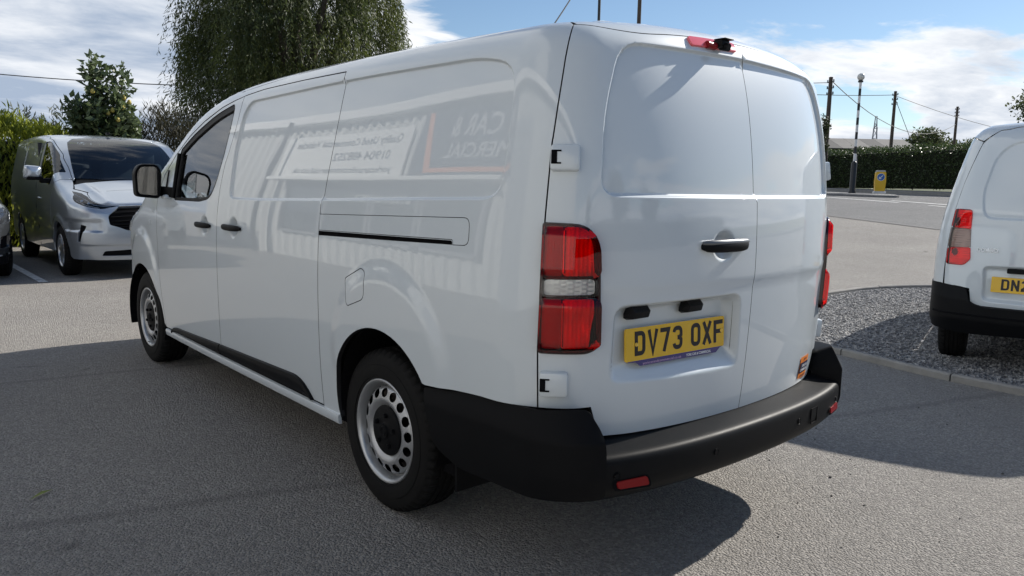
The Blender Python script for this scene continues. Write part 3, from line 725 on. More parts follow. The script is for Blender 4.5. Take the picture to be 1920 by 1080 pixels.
GLY = {
 'D': [[(x0, yb_)]+arc(x1_-rc, yb_+rc, rc, rc, -90, 0)+arc(x1_-rc, yt_-rc, rc, rc, 0, 90)+[(x0, yt_)], [(x0, 0), (x0, Hg)]],
 'V': [[(x0-.001, Hg), (Wg/2, .004), (x1_+.001, Hg)]],
 '7': [[(0, yt_), (x1_-.002, yt_), (Wg*.36, 0)]],
 '3': [arc(x0+rc, yt_-rc, rc, rc, 178, 90, 6)+arc(x1_-rc, yt_-rc, rc, rc, 90, 0, 6)+[(x1_, Hg/2+.008), (x1_-.007, Hg/2+.001), (x0+.017, Hg/2)], [(x0+.017, Hg/2), (x1_-.007, Hg/2-.001), (x1_, Hg/2-.008)]+arc(x1_-rc, yb_+rc, rc, rc, 0, -90, 6)+arc(x0+rc, yb_+rc, rc, rc, -90, -178, 6)],
 'O': [arc(x1_-rc, yb_+rc, rc, rc, -90, 0)+arc(x1_-rc, yt_-rc, rc, rc, 0, 90)+arc(x0+rc, yt_-rc, rc, rc, 90, 180)+arc(x0+rc, yb_+rc, rc, rc, 180, 270)+[(x1_-rc, yb_)]],
 'X': [[(x0-.001, 0), (x1_+.001, Hg)], [(x0-.001, Hg), (x1_+.001, 0)]],
 'F': [[(x0, 0), (x0, Hg)], [(x0, yt_), (Wg, yt_)], [(x0, Hg*.50), (Wg*.86, Hg*.50)]],
 'N': [[(x0, 0), (x0, Hg)], [(x1_, 0), (x1_, Hg)], [(x0, Hg-.004), (x1_, .004)]],
 '2': [arc(x0+rc, yt_-rc, rc, rc, 178, 90, 6)+arc(x1_-rc, yt_-rc, rc, rc, 90, 0, 6)+[(x1_, Hg*.55), (x0, Hg*.2), (x0, yb_), (Wg, yb_)]],
}
def plate_text(s, Mx, parent, x_start, yoff, sc=1.0, z=.0036):
    x = x_start
    for ch in s:
        if ch == ' ': x += .033*sc; continue
        V = []; F = []; k = 0
        for si, st in enumerate(GLY[ch]):
            L, Rr = stroke(st, Tg); b = len(V)
            for a, c in zip(L, Rr): V += [(a[0], a[1], .0001*si), (c[0], c[1], .0001*si)]
            F += [(b+2*i, b+2*i+1, b+2*i+3, b+2*i+2) for i in range(len(L)-1)]
        V = [tuple(Mx @ Vector((x+v[0]*sc, yoff+v[1]*sc, z+v[2]))) for v in V]
        mesh_obj('plate_character', V, F, INK, parent); x += .0605*sc
plate_text('DV73 OXF', PM, plate, -.213, -.0385, 1.03)
for sx in (-.205, .238):
    sv = MB().lathe([(0, .004), (.006, .0035), (.0075, 0)], (0, 0, 0), 12); sv.v = [tuple(PM @ Vector((q[0]+sx, q[1]+.004 if sx > 0 else q[1]+.0, q[2]+.003))) for q in sv.v]; sv.build('plate_screw', mat('screw_yellow', (.85, .55, .08), .3), plate, 60)
strip_p = np.array([(-.246, -.054), (.246, -.054), (.230, -.0545), (.205, -.0735), (-.185, -.0735), (-.205, -.062)])
flat('plate_strip', np.array([(-.246, -.0545), (.249, -.0545), (.232, -.058), (.210, -.0745), (-.185, -.0745), (-.207, -.060), (-.246, -.058)]), -.003, .0032, PM, NAVY, plate)
text_obj('plate_lettering', 'yorkcarandcommercial.co.uk', .013, PM @ Matrix.Translation((-.175, -.071, .0037)), mat('mauve_ink', (.62, .42, .62), .4), plate, width=.195)
text_obj('plate_lettering', 'YORK CAR & COMMERCIAL', .013, PM @ Matrix.Translation((.045, -.070, .0037)), WHITEINK, plate, width=.135, bold=.0004)
for cx_ in (-.555, -.285):
    fl_y = .124+(cx_+.105)*-.0725
    lm = MB(); a = np.linspace(-.045, .045, 2)
    sec = [(.0, .028), (-.020, .022), (-.036, .004), (-.030, -.018), (.0, -.024)]
    V = []; F = []
    for i, (xx, s) in enumerate(((-.062, .25), (-.046, 1), (.030, 1), (.040, .85))):
        V += [(cx_+xx, fl_y-.004+p[0]*s, .938+p[1]*s-(.010 if i == 0 else 0)) for p in sec]
    for i in range(3):
        for k in range(5): F.append((i*5+k, i*5+(k+1) % 5, (i+1)*5+(k+1) % 5, (i+1)*5+k))
    F += [tuple(range(5)), tuple(range(15, 20))]; lm.add(V, F); lm.build('plate_lamp', BLKPL, rd_l, 45)
# dealer sticker on right door
stk = np.array([(.52, .636), (.635, .630), (.618, .545), (.505, .548)])
def rear_pt(x, z, off=.0012):
    y = float(Y0(z)+.12*x*x+.14*x**4); yy = y+.006; return (x, yy-off-.0, z)
def rear_patch(name, x0, x1, z0, z1, m, parent, off, shear=.0):
    V = []; F = []; n = 8
    for j, z in enumerate((z0, z1)):
        for i in range(n+1):
            x = x0+(x1-x0)*i/n+shear*(z-.59)
            V.append(x and rear_pt(x, z, off))
    F = [(i, i+1, n+2+i, n+1+i) for i in range(n)]
    return mesh_obj(name, V, F, m, parent)
st = rear_patch('dealer_sticker', .505, .615, .545, .640, ORANGE, rd_r, .003, .15)
rear_patch('sticker_panel', .508, .612, .570, .615, STNAVY, st, .0042, .15)
def on_rear_text(s, size, xc, z, width, m, parent, off):
    v, f = text_geo(s, size, width, 0, 'LEFT', .0004); v[:, 0] += xc-width/2
    mesh_obj('sticker_lettering', [rear_pt(p[0]+.15*(z+p[1]-.59), z+p[1], off) for p in v], f, m, parent)
on_rear_text('YORK CAR &', .016, .560, .595, .075, WHITEINK, st, .0054); on_rear_text('COMMERCIAL', .016, .560, .577, .092, WHITEINK, st, .0054)
on_rear_text('01904 488252', .012, .560, .553, .08, STNAVY, st, .0054); on_rear_text('YORK', .012, .560, .624, .05, STNAVY, st, .0054)

# ---- rear bumper
def bum_f(P):
    x, y, z = P[..., 0], P[..., 1], P[..., 2]; ax = np.abs(x)
    fs = ax-(Wz(np.full_like(z, .62))+Wy(y)+.014-.25*np.maximum(.44-z, 0)**1.5-.03*sst(.54, .66, z))
    fr = -.030+.09*x*x+.10*x**4+.55*np.maximum(z-.56, 0)+.30*np.maximum(.43-z, 0)-y
    return rmax(fs, fr, .14)
def bdom(side):
    d0 = van_dom(side)
    return lambda u, v: d0(u, v)
bumper = None
for S0, s in ((-1, -1), (1, 1)):
    Sb = Skin(bum_f, None, bdom(s))
    cp = rounded([(.815, .600), (.52, .632), (.35, .640), (.285, .650), (.240, .652), (.214, .585), (.207, .535), (.205, .366), (.35, .356), (.60, .352), (.74, .40)], [.01, .1, .05, .03, .015, .03, .02, .012, .03, .03, .05])
    o = Sb.panel('bumper_corner', cp, BUMPC, van, gap=0, res=.022, lip=.13)
def yb(x): return -.030+.09*x*x+.10*x**4
prof = [(.16, .345), (.05, .350), (.030, .357), (.014, .375), (.004, .40), (.0, .43), (.0, .472), (.0015, .486), (.005, .4955), (.011, .502), (.020, .506), (.034, .5085), (.07, .512), (.105, .518), (.16, .524), (.22, .524)]
V = []; F = []; xs = np.linspace(-.790, .790, 61); n = len(prof)
for x in xs:
    for (o, z) in prof: V.append((x, yb(x)+o+(.012 if abs(x) > .80 else .006), z))
for i in range(len(xs)-1):
    for k in range(n-1): F.append((i*n+k, i*n+k+1, (i+1)*n+k+1, (i+1)*n+k))
bumper = MB().add(V, F).build('rear_bumper', BUMPL, van, 60)
def bpt(x, z, o=0): return Vector((x, yb(x)+.006-o, z))
# reflector slots, parking sensors, tow-eye cover
for sgn in (-1, 1):
    xc = sgn*.672
    V = []; F = []
    ring = rounded([(-.062, -.016), (.060, -.012), (.066, .014), (-.05, .016)], .010)
    for (o, s) in ((-.004, 1.0), (.0055, .97)):
        for p in ring: V.append(tuple(bpt(xc-sgn*p[0]*s*(1 if sgn < 0 else 1)*(-1 if sgn < 0 else 1),   .410+p[1]*s, o)))
    m_ = len(ring); F = [(i, (i+1) % m_, m_+(i+1) % m_, m_+i) for i in range(m_)]+[tuple(range(m_, 2*m_))]
    MB().add(V, F).build('rear_reflector', REDIN, bumper, 40)
    V = [tuple(bpt(xc-sgn*p[0]*1.18*(-1 if sgn < 0 else 1) , .407+p[1]*1.35, .0016)) for p in ring]
    mesh_obj('reflector_slot', V, [tuple(range(m_))], DARK, bumper)
for xs_ in (-.735, -.296, .270, .70):
    sm = MB(); c = bpt(xs_, .442); tn = Vector((1, .18*xs_+.4*xs_**3, 0)).normalized(); nn = Vector((tn.y, -tn.x, 0))
    pr = []
    for r, h in ((.0, .0035), (.0085, .0035), (.0092, .001), (.0108, .001), (.0118, .003), (.0125, -.002)):
        pr.append((r, h))
    sm.lathe(pr, (0, 0, 0), 18); Rm = Matrix((tn, Vector((0, 0, 1)), nn)).transposed()
    sm.v = [tuple(Rm @ Vector(q)+c) for q in sm.v]; sm.build('parking_sensor', BUMPL, bumper, 50)
tow = MB(); c = bpt(.41, .438)
for (dx, dz, w, h) in ((0, .031, .064, .0025), (0, -.031, .064, .0025), (-.032, 0, .0025, .064), (.032, 0, .0025, .064)):
    tow.box(c+Vector((dx, (.18*.5+.05)*dx-.0008, dz)), (w, .004, h), rz=.14)
tow.build('tow_eye_cover', DARK, bumper)
# ---- underbody, wheel housings
ub = MB(); ub.box((0, 2.35, .30), (1.70, 3.2, .10)); ub.box((0, .55, .40), (1.5, .55, .10)); ub.box((0, 1.13, .30), (1.45, .12, .10)); ub.box((.25, .45, .36), (.45, .30, .14), bev=.05)
ub.tube([(-.55, .35, .33), (-.55, 1.9, .30)], .03, 10); ub.box((0, 4.9, .40), (1.5, .5, .25))
ub.box((0, 1.2, .82), (1.40, 1.3, .10)); ub.box((0, 1.80, .56), (1.75, .06, .5)); ub.box((0, .62, .66), (1.70, .05, .3)); ub.box((0, 4.43, .85), (1.5, 1.1, .06)); ub.box((0, 3.93, .55), (1.7, .05, .5)); ub.box((0, 4.93, .6), (1.5, .05, .5))
ub.build('underbody', DARK, van)
for (a, nm) in ((ARCH_R, 'r'), (ARCH_F, 'f')):
    for s in (-1, 1):
        V = []; F = []; pts_ = arch_pts(a, R_(-20), R_(200), 30)
        for (y, z) in pts_:
            V += [(s*.925, y, z), (s*.60, a[0]+(y-a[0])*1.02, a[1]+(z-a[1])*1.02)]
        F = [(2*i, 2*i+2, 2*i+3, 2*i+1) for i in range(len(pts_)-1)]
        V += [(s*.60, a[0], .3)]; k = len(V)-1
        F += [(2*i+1, 2*i+3, k) for i in range(len(pts_)-1)]
        MB().add(V, F).build('wheel_housing', DARK, van, 40)
MB().box((-.76, .69, .33), (.26, .012, .22)).build('mud_flap', BLKPL, van)
# ---- wheels
def steel_wheel(r_rim=.2175, holes=16):
    """pressed steel disc with round holes; outboard = -X, origin at hub, face at x=0"""
    prof_r = spl([(0, .004), (.05, .004), (.085, .006), (.110, -.006), (.126, -.016), (.148, -.013), (.170, -.005), (.183, .010), (.190, .030)], -.5, 1, 3000)
    def X(r): return prof_r(r)
    outer = np.array([(.189*math.cos(a), .189*math.sin(a)) for a in np.linspace(0, 2*math.pi, 72, endpoint=False)])
    inner = np.array([(.070*math.cos(a), .070*math.sin(a)) for a in np.linspace(0, 2*math.pi, 36, endpoint=False)])
    hs = [inner]
    for k in range(holes):
        a = 2*math.pi*(k+.5)/holes; c, s = math.cos(a), math.sin(a)
        hs.append(np.array([(.1585*c+(.0185*math.cos(t)*c-.0215*math.sin(t)*s), .1585*s+(.0185*math.cos(t)*s+.0215*math.sin(t)*c)) for t in np.linspace(0, 2*math.pi, 18, endpoint=False)]))
    V2, T, loops = tri_region(outer, hs, .012, bstep=.008)
    r = np.hypot(V2[:, 0], V2[:, 1]); x = X(r); dx = (X(r+1e-3)-X(r-1e-3))/2e-3
    P = np.stack([x, V2[:, 0], V2[:, 1]], 1); N = np.stack([-np.ones_like(x), dx*V2[:, 0]/r, dx*V2[:, 1]/r], 1); N /= np.linalg.norm(N, axis=1, keepdims=True)
    a, b, c = P[T[:, 0]], P[T[:, 1]], P[T[:, 2]]; fl = (np.cross(b-a, c-a)*N[T[:, 0]]).sum(1) < 0; T[fl] = T[fl][:, ::-1]
    V = list(P); NN = list(N); F = [tuple(t) for t in T]
    for L in loops[2:]:      # hole walls
        b0 = len(V); k = len(L); cen = P[L].mean(0)
        for i in L: d = P[i]-cen; d /= np.linalg.norm(d); V.append(P[i]); NN.append(-d*.7+N[i]*.7)
        for i in L: d = P[i]-cen; d /= np.linalg.norm(d); V.append(P[i]+np.array([.010, 0, 0])); NN.append(-d)
        F += [(b0+i, b0+(i+1) % k, b0+k+(i+1) % k, b0+k+i) for i in range(k)]
    # rim barrel and flange by lathe
    rp = [(.183, .012), (.189, .028), (.1925, .034), (.1955, .024), (.1965, .0), (.198, -.012), (.203, -.020), (.2085, -.024), (.2135, -.0255), (.217, -.0225), (.2182, -.016), (.2175, -.006)]
    seg = 72; b0 = len(V); n = len(rp)
    for k in range(seg):
        a = 2*math.pi*k/seg
        for i, (rr, xx) in enumerate(rp):
            p0 = rp[max(i-1, 0)]; p1 = rp[min(i+1, n-1)]; dr, dx_ = p1[0]-p0[0], p1[1]-p0[1]; nl = math.hypot(dr, dx_)
            nx, nr = -dr/nl, dx_/nl
            V.append(np.array([xx, rr*math.cos(a), rr*math.sin(a)])); NN.append(np.array([nx, nr*math.cos(a), nr*math.sin(a)]))
    for k in range(seg):
        for i in range(n-1): F.append((b0+k*n+i, b0+((k+1) % seg)*n+i, b0+((k+1) % seg)*n+i+1, b0+k*n+i+1))
    return np.array(V), F, np.array(NN)
def tyre_geo(R=.340, w=.215, rr=.216):
    """tread with four grooves and shoulder sipes; outboard at x=-.03"""
    x0 = -.030; x1 = x0+w
    pr = [(rr-.004, x0+.018), (rr+.004, x0+.006), (rr+.012, x0+.006), (rr+.014, x0+.002), (rr+.040, x0-.002), (rr+.060, x0+.000), (rr+.062, x0+.003), (rr+.080, x0+.004), (R-.026, x0+.010), (R-.014, x0+.017), (R-.005, x0+.027), (R-.001, x0+.040)]
    gr = []
    for g in (.062, .095, .128, .160):
        gr += [(R, x0+g-.006), (R-.007, x0+g-.004), (R-.007, x0+g+.004), (R, x0+g+.006)]
    pr = pr+gr+[(R-.001, x1-.040), (R-.005, x1-.027), (R-.016, x1-.015), (R-.04, x1-.004), (rr+.02, x1), (rr-.004, x1-.01)]
    seg = 156; V = []; F = []; n = len(pr)
    for k in range(seg):
        a = 2*math.pi*k/seg
        sip = .009 if k % 3 == 0 else 0
        for i, (r, x) in enumerate(pr):
            q = r-(sip if (9 <= i <= 12 or i >= len(pr)-6 and i <= len(pr)-4) else 0)-(.0035 if (13 <= i <= len(pr)-7 and (k+(i//4)) % 6 == 0) else 0)
            z = q*math.sin(a)
            V.append((x, q*math.cos(a), z))
    for k in range(seg):
        for i in range(n-1): F.append((k*n+i, ((k+1) % seg)*n+i, ((k+1) % seg)*n+i+1, k*n+i+1))
    return V, F
wV, wF, wN = steel_wheel(); tV, tF = tyre_geo()
def make_mesh(name, V, F, m, normals=None, smooth=24):
    o = mesh_obj(name, V, F, m, None, normals=normals, smooth=None if normals is not None else smooth); return o
wheel0 = make_mesh('wheel', wV, wF, STEEL, wN); tyre0 = make_mesh('tyre', tV, tF, TYRE)
hc = MB(); hc.lathe([(.0, -.026), (.028, -.026), (.031, -.018), (.040, -.014), (.092, -.015), (.102, -.011), (.106, -.002), (.107, .01)], (0, 0, 0), 36, 'X')
for k in range(5):
    a = 2*math.pi*k/5+.3; c = (-.015, .066*math.cos(a), .066*math.sin(a)); hc.lathe([(0, -.014), (.009, -.013), (.0105, -.008), (.0105, .004)], c, 8, 'X')
hc.lathe([(.012, -.027), (.014, -.029), (.019, -.029), (.021, -.026)], (0, 0, 0), 24, 'X')
cap0 = hc.build('hub_cap', BLKPL, None, 40)
bk = MB(); bk.lathe([(.0, .05), (.14, .05), (.14, .03), (.165, .03), (.165, .07), (.0, .07)], (0, 0, 0), 36, 'X'); disc0 = bk.build('brake_drum', mat('rust_iron', (.06, .05, .045), .7, metal=.4), None, 40)
tyre0.parent = wheel0; cap0.parent = wheel0; disc0.parent = wheel0
MB().tube([(-.020, .19*math.cos(4.25), .19*math.sin(4.25)), (-.036, .183*math.cos(4.25), .183*math.sin(4.25))], .004, 8).build('valve', mat('valve_grey', (.3, .3, .28), .5), wheel0)
def copy_tree(o, parent=None):
    c = o.copy(); COL.objects.link(c); c.parent = parent
    for ch in list(o.children): copy_tree(ch, c)
    return c
def place_wheels(root, spots, src, flipz=None):
    first = True
    for (x, y, z, s, spin) in spots:
        w = src if first else copy_tree(src); first = False
        w.parent = root; w.location = (x, y, z); w.rotation_euler = (spin, 0, 0) if s < 0 else (spin, 0, math.pi)
place_wheels(van, [(-.892, 1.153, .335, -1, .12), (-.885, 4.428, .335, -1, .5), (.892, 1.153, .335, 1, .2), (.885, 4.428, .335, 1, .9)], wheel0)
# ---- door mirror
mm = MB()
hd = rounded([(-.090, -.105), (.062, -.118), (.078, .05), (.05, .102), (-.062, .100), (-.094, .05)], [.03, .03, .04, .03, .03, .04], 5)
V = []; F = []; nh = len(hd); MC = Vector((-1.060, 3.74, 1.335))
for (dy, s) in ((-.038, .84), (-.040, .97), (-.030, 1.0), (.02, .99), (.065, .86), (.095, .5), (.10, .02)):
    for p in hd: V.append((MC.x+p[0]*s, MC.y+dy+.15*p[0], MC.z+p[1]*s))
for r in range(6):
    for i in range(nh): F.append((r*nh+i, r*nh+(i+1) % nh, (r+1)*nh+(i+1) % nh, (r+1)*nh+i))
mm.add(V, F)
mm.add([(-1.00, 3.755, 1.30), (-1.00, 3.755, 1.235), (-.935, 3.63, 1.225), (-.935, 3.63, 1.29), (-1.00, 3.80, 1.30), (-1.00, 3.80, 1.235), (-.935, 3.78, 1.225), (-.935, 3.78, 1.29)], [(0, 1, 2, 3), (4, 7, 6, 5), (0, 3, 7, 4), (1, 5, 6, 2), (2, 6, 7, 3), (0, 4, 5, 1)])
mir = mm.build('door_mirror', BLKPL, fr_door, 45)
mesh_obj('mirror_glass', [(MC.x+p[0]*.83, MC.y-.0375+.15*p[0], MC.z+p[1]*.83) for p in hd], [tuple(range(nh))], mat('mirror_silver', (.8, .8, .8), .02, metal=1), mir)
q, n_ = VL.at(side_uv([(3.72, 1.228)])); MB().box(q[0]+n_[0]*.02, (.05, .09, .03), bev=.012).build('mirror_bracket', WHITE, mir, 40)
q, n_ = VL.at(side_uv([(4.16, 1.045)])); ri = MB().lathe([(0, .012), (.010, .011), (.018, .004), (.020, -.002)], (0, 0, 0), 16); Rm = n_[0]; Rq = Vector(Rm).to_track_quat('Z', 'Y').to_matrix(); ri.v = [tuple(Rq @ Vector(p)+Vector(q[0])) for p in ri.v]; ri.build('side_repeater', CLEARL, van, 60)
# ---- cab interior
MB().box((0, 2.72, 1.1), (1.66, .04, 1.45)).build('bulkhead', mat('trim_grey', (.06, .06, .065), .8), van)
for sx in (-.48, .48, 0.02):
    st_ = MB().box((sx, 3.10, .86), (.46, .50, .16), bev=.05); st_.box((sx, 2.90, 1.20), (.44, .14, .62), bev=.05); st_.box((sx, 2.885, 1.56), (.26, .10, .17), bev=.04); st_.build('cab_seat', mat('seat_cloth', (.02, .02, .022), .9), van, 40)
ds = MB(); ds.prism([(3.75, .70), (3.72, 1.10), (3.95, 1.20), (4.45, 1.18), (4.45, .7)], 'X', -.80, .80); ds.build('dashboard', BLKPL, van)
sw = MB(); sw.lathe([(.185+.015*math.cos(a), .015*math.sin(a)) for a in np.linspace(0, 2*math.pi, 9)[:-1]], (0, 0, 0), 32, closed=True); sw.box((0, 0, 0), (.34, .05, .02)); Rt = Matrix.Rotation(R_(62), 3, 'X'); sw.v = [tuple(Rt @ Vector(q)+Vector((.46, 3.62, 1.12))) for q in sw.v]; sw.build('steering_wheel', BLKPL, van, 50)
MB().box((0, 3.4, .62), (1.7, 1.3, .06)).build('cab_floor', DARK, van)
# ================================================================== setting
RHO = np.array([.380, .925]); NU = np.array([.925, -.380])      # along the road / across it
def Hs(x, y):
    s = np.asarray(x)*.92+np.asarray(y)*.39
    return 1.16*sst(8, 36, s)+.02*np.clip(s-36, 0, 24)
def road_pt(sp, tau): return NU*sp+RHO*tau
def asphalt_build(base, warm, grain, seed, shade_lines=False, bump=1.0):
    def f(t, b):
        k = NB(t); p = k.pos()
        st_ = k.n('ShaderNodeTexVoronoi', {'Vector': p, 'Scale': grain, 'Randomness': 1.0}); cell = st_.outputs['Color']; dist = st_.outputs['Distance']
        sp = k.n('ShaderNodeSeparateColor', {0: cell}).outputs[0]
        fine = k.noise(p, grain*2.6, 3, .6); mid = k.noise(p, 7+seed, 6, .65); big = k.noise(p, .55+seed*.03, 5, .6)
        c = k.ramp(sp, [(0, tuple(q*.22 for q in base)), (.40, base), (.82, tuple(q*1.35 for q in warm)), (1, tuple(q*2.1 for q in warm))])
        c = k.mix(.55, c, k.ramp(fine, [(.3, tuple(q*.55 for q in base)), (.7, tuple(q*1.45 for q in warm))]))
        c = k.mix(k.math('MULTIPLY', k.math('SUBTRACT', big, .30, True), 1.1, True), c, tuple(q*.62 for q in base))
        c = k.mix(k.math('MULTIPLY', mid, .35), c, tuple(q*1.25 for q in warm))
        # dark stains and spots
        spot = k.ramp(k.noise(p, 1.9, 3, .7, 1.0), [(.27, (1, 1, 1)), (.31, (0, 0, 0))])
        c = k.mix(k.math('MULTIPLY', spot, .55), c, tuple(q*.45 for q in base))
        if shade_lines:
            # post shadows from reflected light, painted into the lot colour as wavy darker lines
            sx = k.n('ShaderNodeSeparateXYZ', {0: p}); wob = k.math('MULTIPLY', k.math('SUBTRACT', k.noise(p, 1.3, 4), .5), .10)
            for (a_, b_, c_, w_) in ((.31, .95, 1.14, .055), (.16, .987, 3.99, .05)):
                dl = k.math('ADD', k.math('SUBTRACT', k.math('ADD', k.math('MULTIPLY', sx.outputs[0], a_), k.math('MULTIPLY', sx.outputs[1], b_)), c_), wob)
                ln = k.math('SUBTRACT', 1.0, k.math('DIVIDE', k.math('ABSOLUTE', dl), w_), True)
                c = k.mix(k.math('MULTIPLY', ln, .40), c, tuple(q*.55 for q in base))
        k.link(c, b.inputs['Base Color'])
        h = k.math('ADD', k.math('MULTIPLY', dist, -.9), k.math('MULTIPLY', fine, .55))
        h = k.math('ADD', h, k.math('MULTIPLY', mid, .5))
        k.link(k.bump(h, 1.0*bump, .019), b.inputs['Normal'])
    return f
LOT = mat('lot_asphalt', (.2, .19, .18), .88, spec=.35, build=asphalt_build((.275, .262, .247), (.375, .350, .320), 105, 0, True, 1.0))
ROADM = mat('road_asphalt', (.12, .12, .12), .85, spec=.35, build=asphalt_build((.17, .17, .174), (.22, .217, .212), 70, 2))
PATHM = mat('path_asphalt', (.16, .16, .16), .9, build=asphalt_build((.20, .20, .202), (.26, .257, .25), 60, 3))
def grid_sheet(name, xs, ys, zf, m, **k):
    X, Y = np.meshgrid(xs, ys); V = np.stack([X.ravel(), Y.ravel(), zf(X.ravel(), Y.ravel())], 1); nx = len(xs)
    F = [(j*nx+i, j*nx+i+1, (j+1)*nx+i+1, (j+1)*nx+i) for j in range(len(ys)-1) for i in range(nx-1)]
    o = mesh_obj(name, V, F, m, None, smooth=180); tag(o, **k); return o
fine_c = np.concatenate([[-900, -400, -200, -100, -60, -40, -25], np.arange(-16, 62, 1.0), [66, 72, 80, 100, 150, 250, 500, 1200, 2500]])
grid_sheet('ground', fine_c, fine_c, lambda x, y: Hs(x, y), LOT, kind='structure')
def strip_sheet(name, s0, s1, t0, t1, dz, m, ns=16, nt_=40, kind='structure', parent=None):
    S, Tt = np.meshgrid(np.linspace(s0, s1, ns), np.linspace(t0, t1, nt_)); P = S[..., None]*NU+Tt[..., None]*RHO; P = P.reshape(-1, 2)
    V = np.column_stack([P, Hs(P[:, 0], P[:, 1])+dz]); F = [(j*ns+i, j*ns+i+1, (j+1)*ns+i+1, (j+1)*ns+i) for j in range(nt_-1) for i in range(ns-1)]
    o = mesh_obj(name, V, F, m, parent, smooth=180)
    if parent is None: tag(o, kind=kind)
    return o
strip_sheet('road', 14.9, 29.2, -60, 110, .006, ROADM, 24, 150)
def rubble_build(t, b):
    k = NB(t); p = k.pos(); n = k.noise(p, 3, 5, .7)
    k.link(k.mix(n, (.08, .08, .082), (.17, .167, .162)), b.inputs['Base Color'])
strip_sheet('road_joint', 14.72, 15.02, -60, 110, .011, mat('joint_bitumen', (.06, .06, .06), .9, build=rubble_build), 4, 150)
PAINT = mat('road_paint', (.62, .62, .60), .7, build=lambda t, b: (lambda k: k.link(k.mix(k.ramp(k.noise(k.pos(), 9, 5, .7), [(.35, (0, 0, 0)), (.5, (1, 1, 1))]), (.28, .28, .28), (.66, .66, .64)), b.inputs['Base Color']))(NB(t)))
for (s0, s1, t0, t1) in ((20.55, 20.75, 19.6, 40), (21.2, 21.4, 17.0, 20.6), (20.4, 20.55, 15.9, 18.1), (20.4, 20.55, 10.5, 13.5), (20.4, 20.55, 5, 8)):
    strip_sheet('road_marking', s0, s1, t0, t1, .016, PAINT, 2, 14)
tag(mesh_obj('parking_line', [(-.77, 9.7, .006), (-.67, 9.7, .006), (-.70, 14, .006), (-.80, 14, .006)], [(0, 1, 2, 3)], PAINT), kind='structure')
KERBM = mat('kerb_concrete', (.3, .29, .27), .9, build=lambda t, b: (lambda k: (k.link(k.mix(k.noise(k.pos(), 6, 6, .7), (.16, .155, .145), (.36, .345, .32)), b.inputs['Base Color']), k.link(k.bump(k.noise(k.pos(), 60, 4), .5, .01), b.inputs['Normal'])))(NB(t)))
# traffic island, verge
def loop_slab(name, pts2, h, m, label=None):
    V = []; n = len(pts2)
    for dz in (-.1, h-.03, h):
        for p in pts2:
            c = np.mean(pts2, 0); q = p+(c-p)*(.03 if dz == h else 0); V.append((q[0], q[1], float(Hs(q[0], q[1]))+.01+dz))
    F = [(r*n+i, r*n+(i+1) % n, (r+1)*n+(i+1) % n, (r+1)*n+i) for r in range(2) for i in range(n)]+[tuple(2*n+i for i in range(n))]
    o = MB().add(V, F).build(name, m); tag(o, kind='structure'); return o
isl = [road_pt(23.4+1.35*math.sin(a), 29.0+(6.6+0)*math.cos(a)) for a in np.linspace(0, 2*math.pi, 40, endpoint=False)]
loop_slab('traffic_island', isl, .11, PATHM)
strip_sheet('pavement', 29.2, 30.5, -60, 110, .16, PATHM, 4, 150)
GRASSM = mat('verge_grass', (.05, .075, .025), .95, build=lambda t, b: (lambda k: k.link(k.mix(k.noise(k.pos(), 2.5, 6, .7), (.035, .05, .016), (.085, .10, .035)), b.inputs['Base Color']))(NB(t)))
strip_sheet('verge', 30.5, 75, -60, 110, .14, GRASSM, 20, 150)
kb = empty('kerb', (0, 0, 0)); tag(kb, kind='structure')
def kerb_line(pts, w, h, seg, dz=0.0):
    pts = np.asarray(pts, float); d = densify(pts, .05, False); cum = np.concatenate([[0], np.cumsum(np.linalg.norm(np.diff(d, axis=0), axis=1))])
    s = 0.0
    while s < cum[-1]-.2:
        e = min(s+seg-.012, cum[-1]); n = max(3, int((e-s)/.12)); V = []
        prof_ = [(-w/2, -.12), (-w/2, h-.012), (-w/2+.012, h), (w/2-.012, h), (w/2, h-.012), (w/2, -.12)]
        jit = random.uniform(-.006, .006); jz = random.uniform(-.005, .005)
        for q in np.linspace(s, e, n):
            p = np.array([np.interp(q, cum, d[:, 0]), np.interp(q, cum, d[:, 1])]); p2 = np.array([np.interp(q+.02, cum, d[:, 0]), np.interp(q+.02, cum, d[:, 1])]); p1 = np.array([np.interp(q-.02, cum, d[:, 0]), np.interp(q-.02, cum, d[:, 1])])
            tt = (p2-p1)/max(np.linalg.norm(p2-p1), 1e-6); nn = np.array([-tt[1], tt[0]])
            for (a, z) in prof_: c = p+nn*(a+jit); V.append((c[0], c[1], float(Hs(c[0], c[1]))+z+jz+dz))
        F = [(i*6+j, i*6+j+1, (i+1)*6+j+1, (i+1)*6+j) for i in range(n-1) for j in range(5)]+[tuple(range(6)), tuple(range((n-1)*6, n*6))]
        MB().add(V, F).build('kerb_stone', KERBM, kb, 40); s += seg
near_k = [(3.42, -3.2), (3.36, -1.6), (3.37, -.6), (3.388, .012), (3.403, .341), (3.452, .681), (3.55, 1.077), (3.631, 1.42), (3.80, 1.95), (4.15, 2.55), (4.75, 3.0), (5.5, 3.2), (6.2, 3.22), (6.909, 3.162), (7.876, 3.101), (8.619, 2.836), (8.995, 2.567), (9.35, 2.1), (9.6, 1.4), (9.7, .4), (9.7, -1.2), (9.7, -3.2)]
def smooth_poly(pts, n=140):
    pts = np.asarray(pts, float); t = np.concatenate([[0], np.cumsum(np.linalg.norm(np.diff(pts, axis=0), axis=1))]); fx = spl(list(zip(t, pts[:, 0])), -1, t[-1]+1); fy = spl(list(zip(t, pts[:, 1])), -1, t[-1]+1)
    q = np.linspace(0, t[-1], n); return np.column_stack([fx(q), fy(q)])
kpoly = smooth_poly(near_k); kerb_line(kpoly, .06, .055, .92)
far_k = [road_pt(29.15, t) for t in np.arange(-10, 60, 1.5)]
kerb_line(far_k, .15, .16, 3.0, .0)
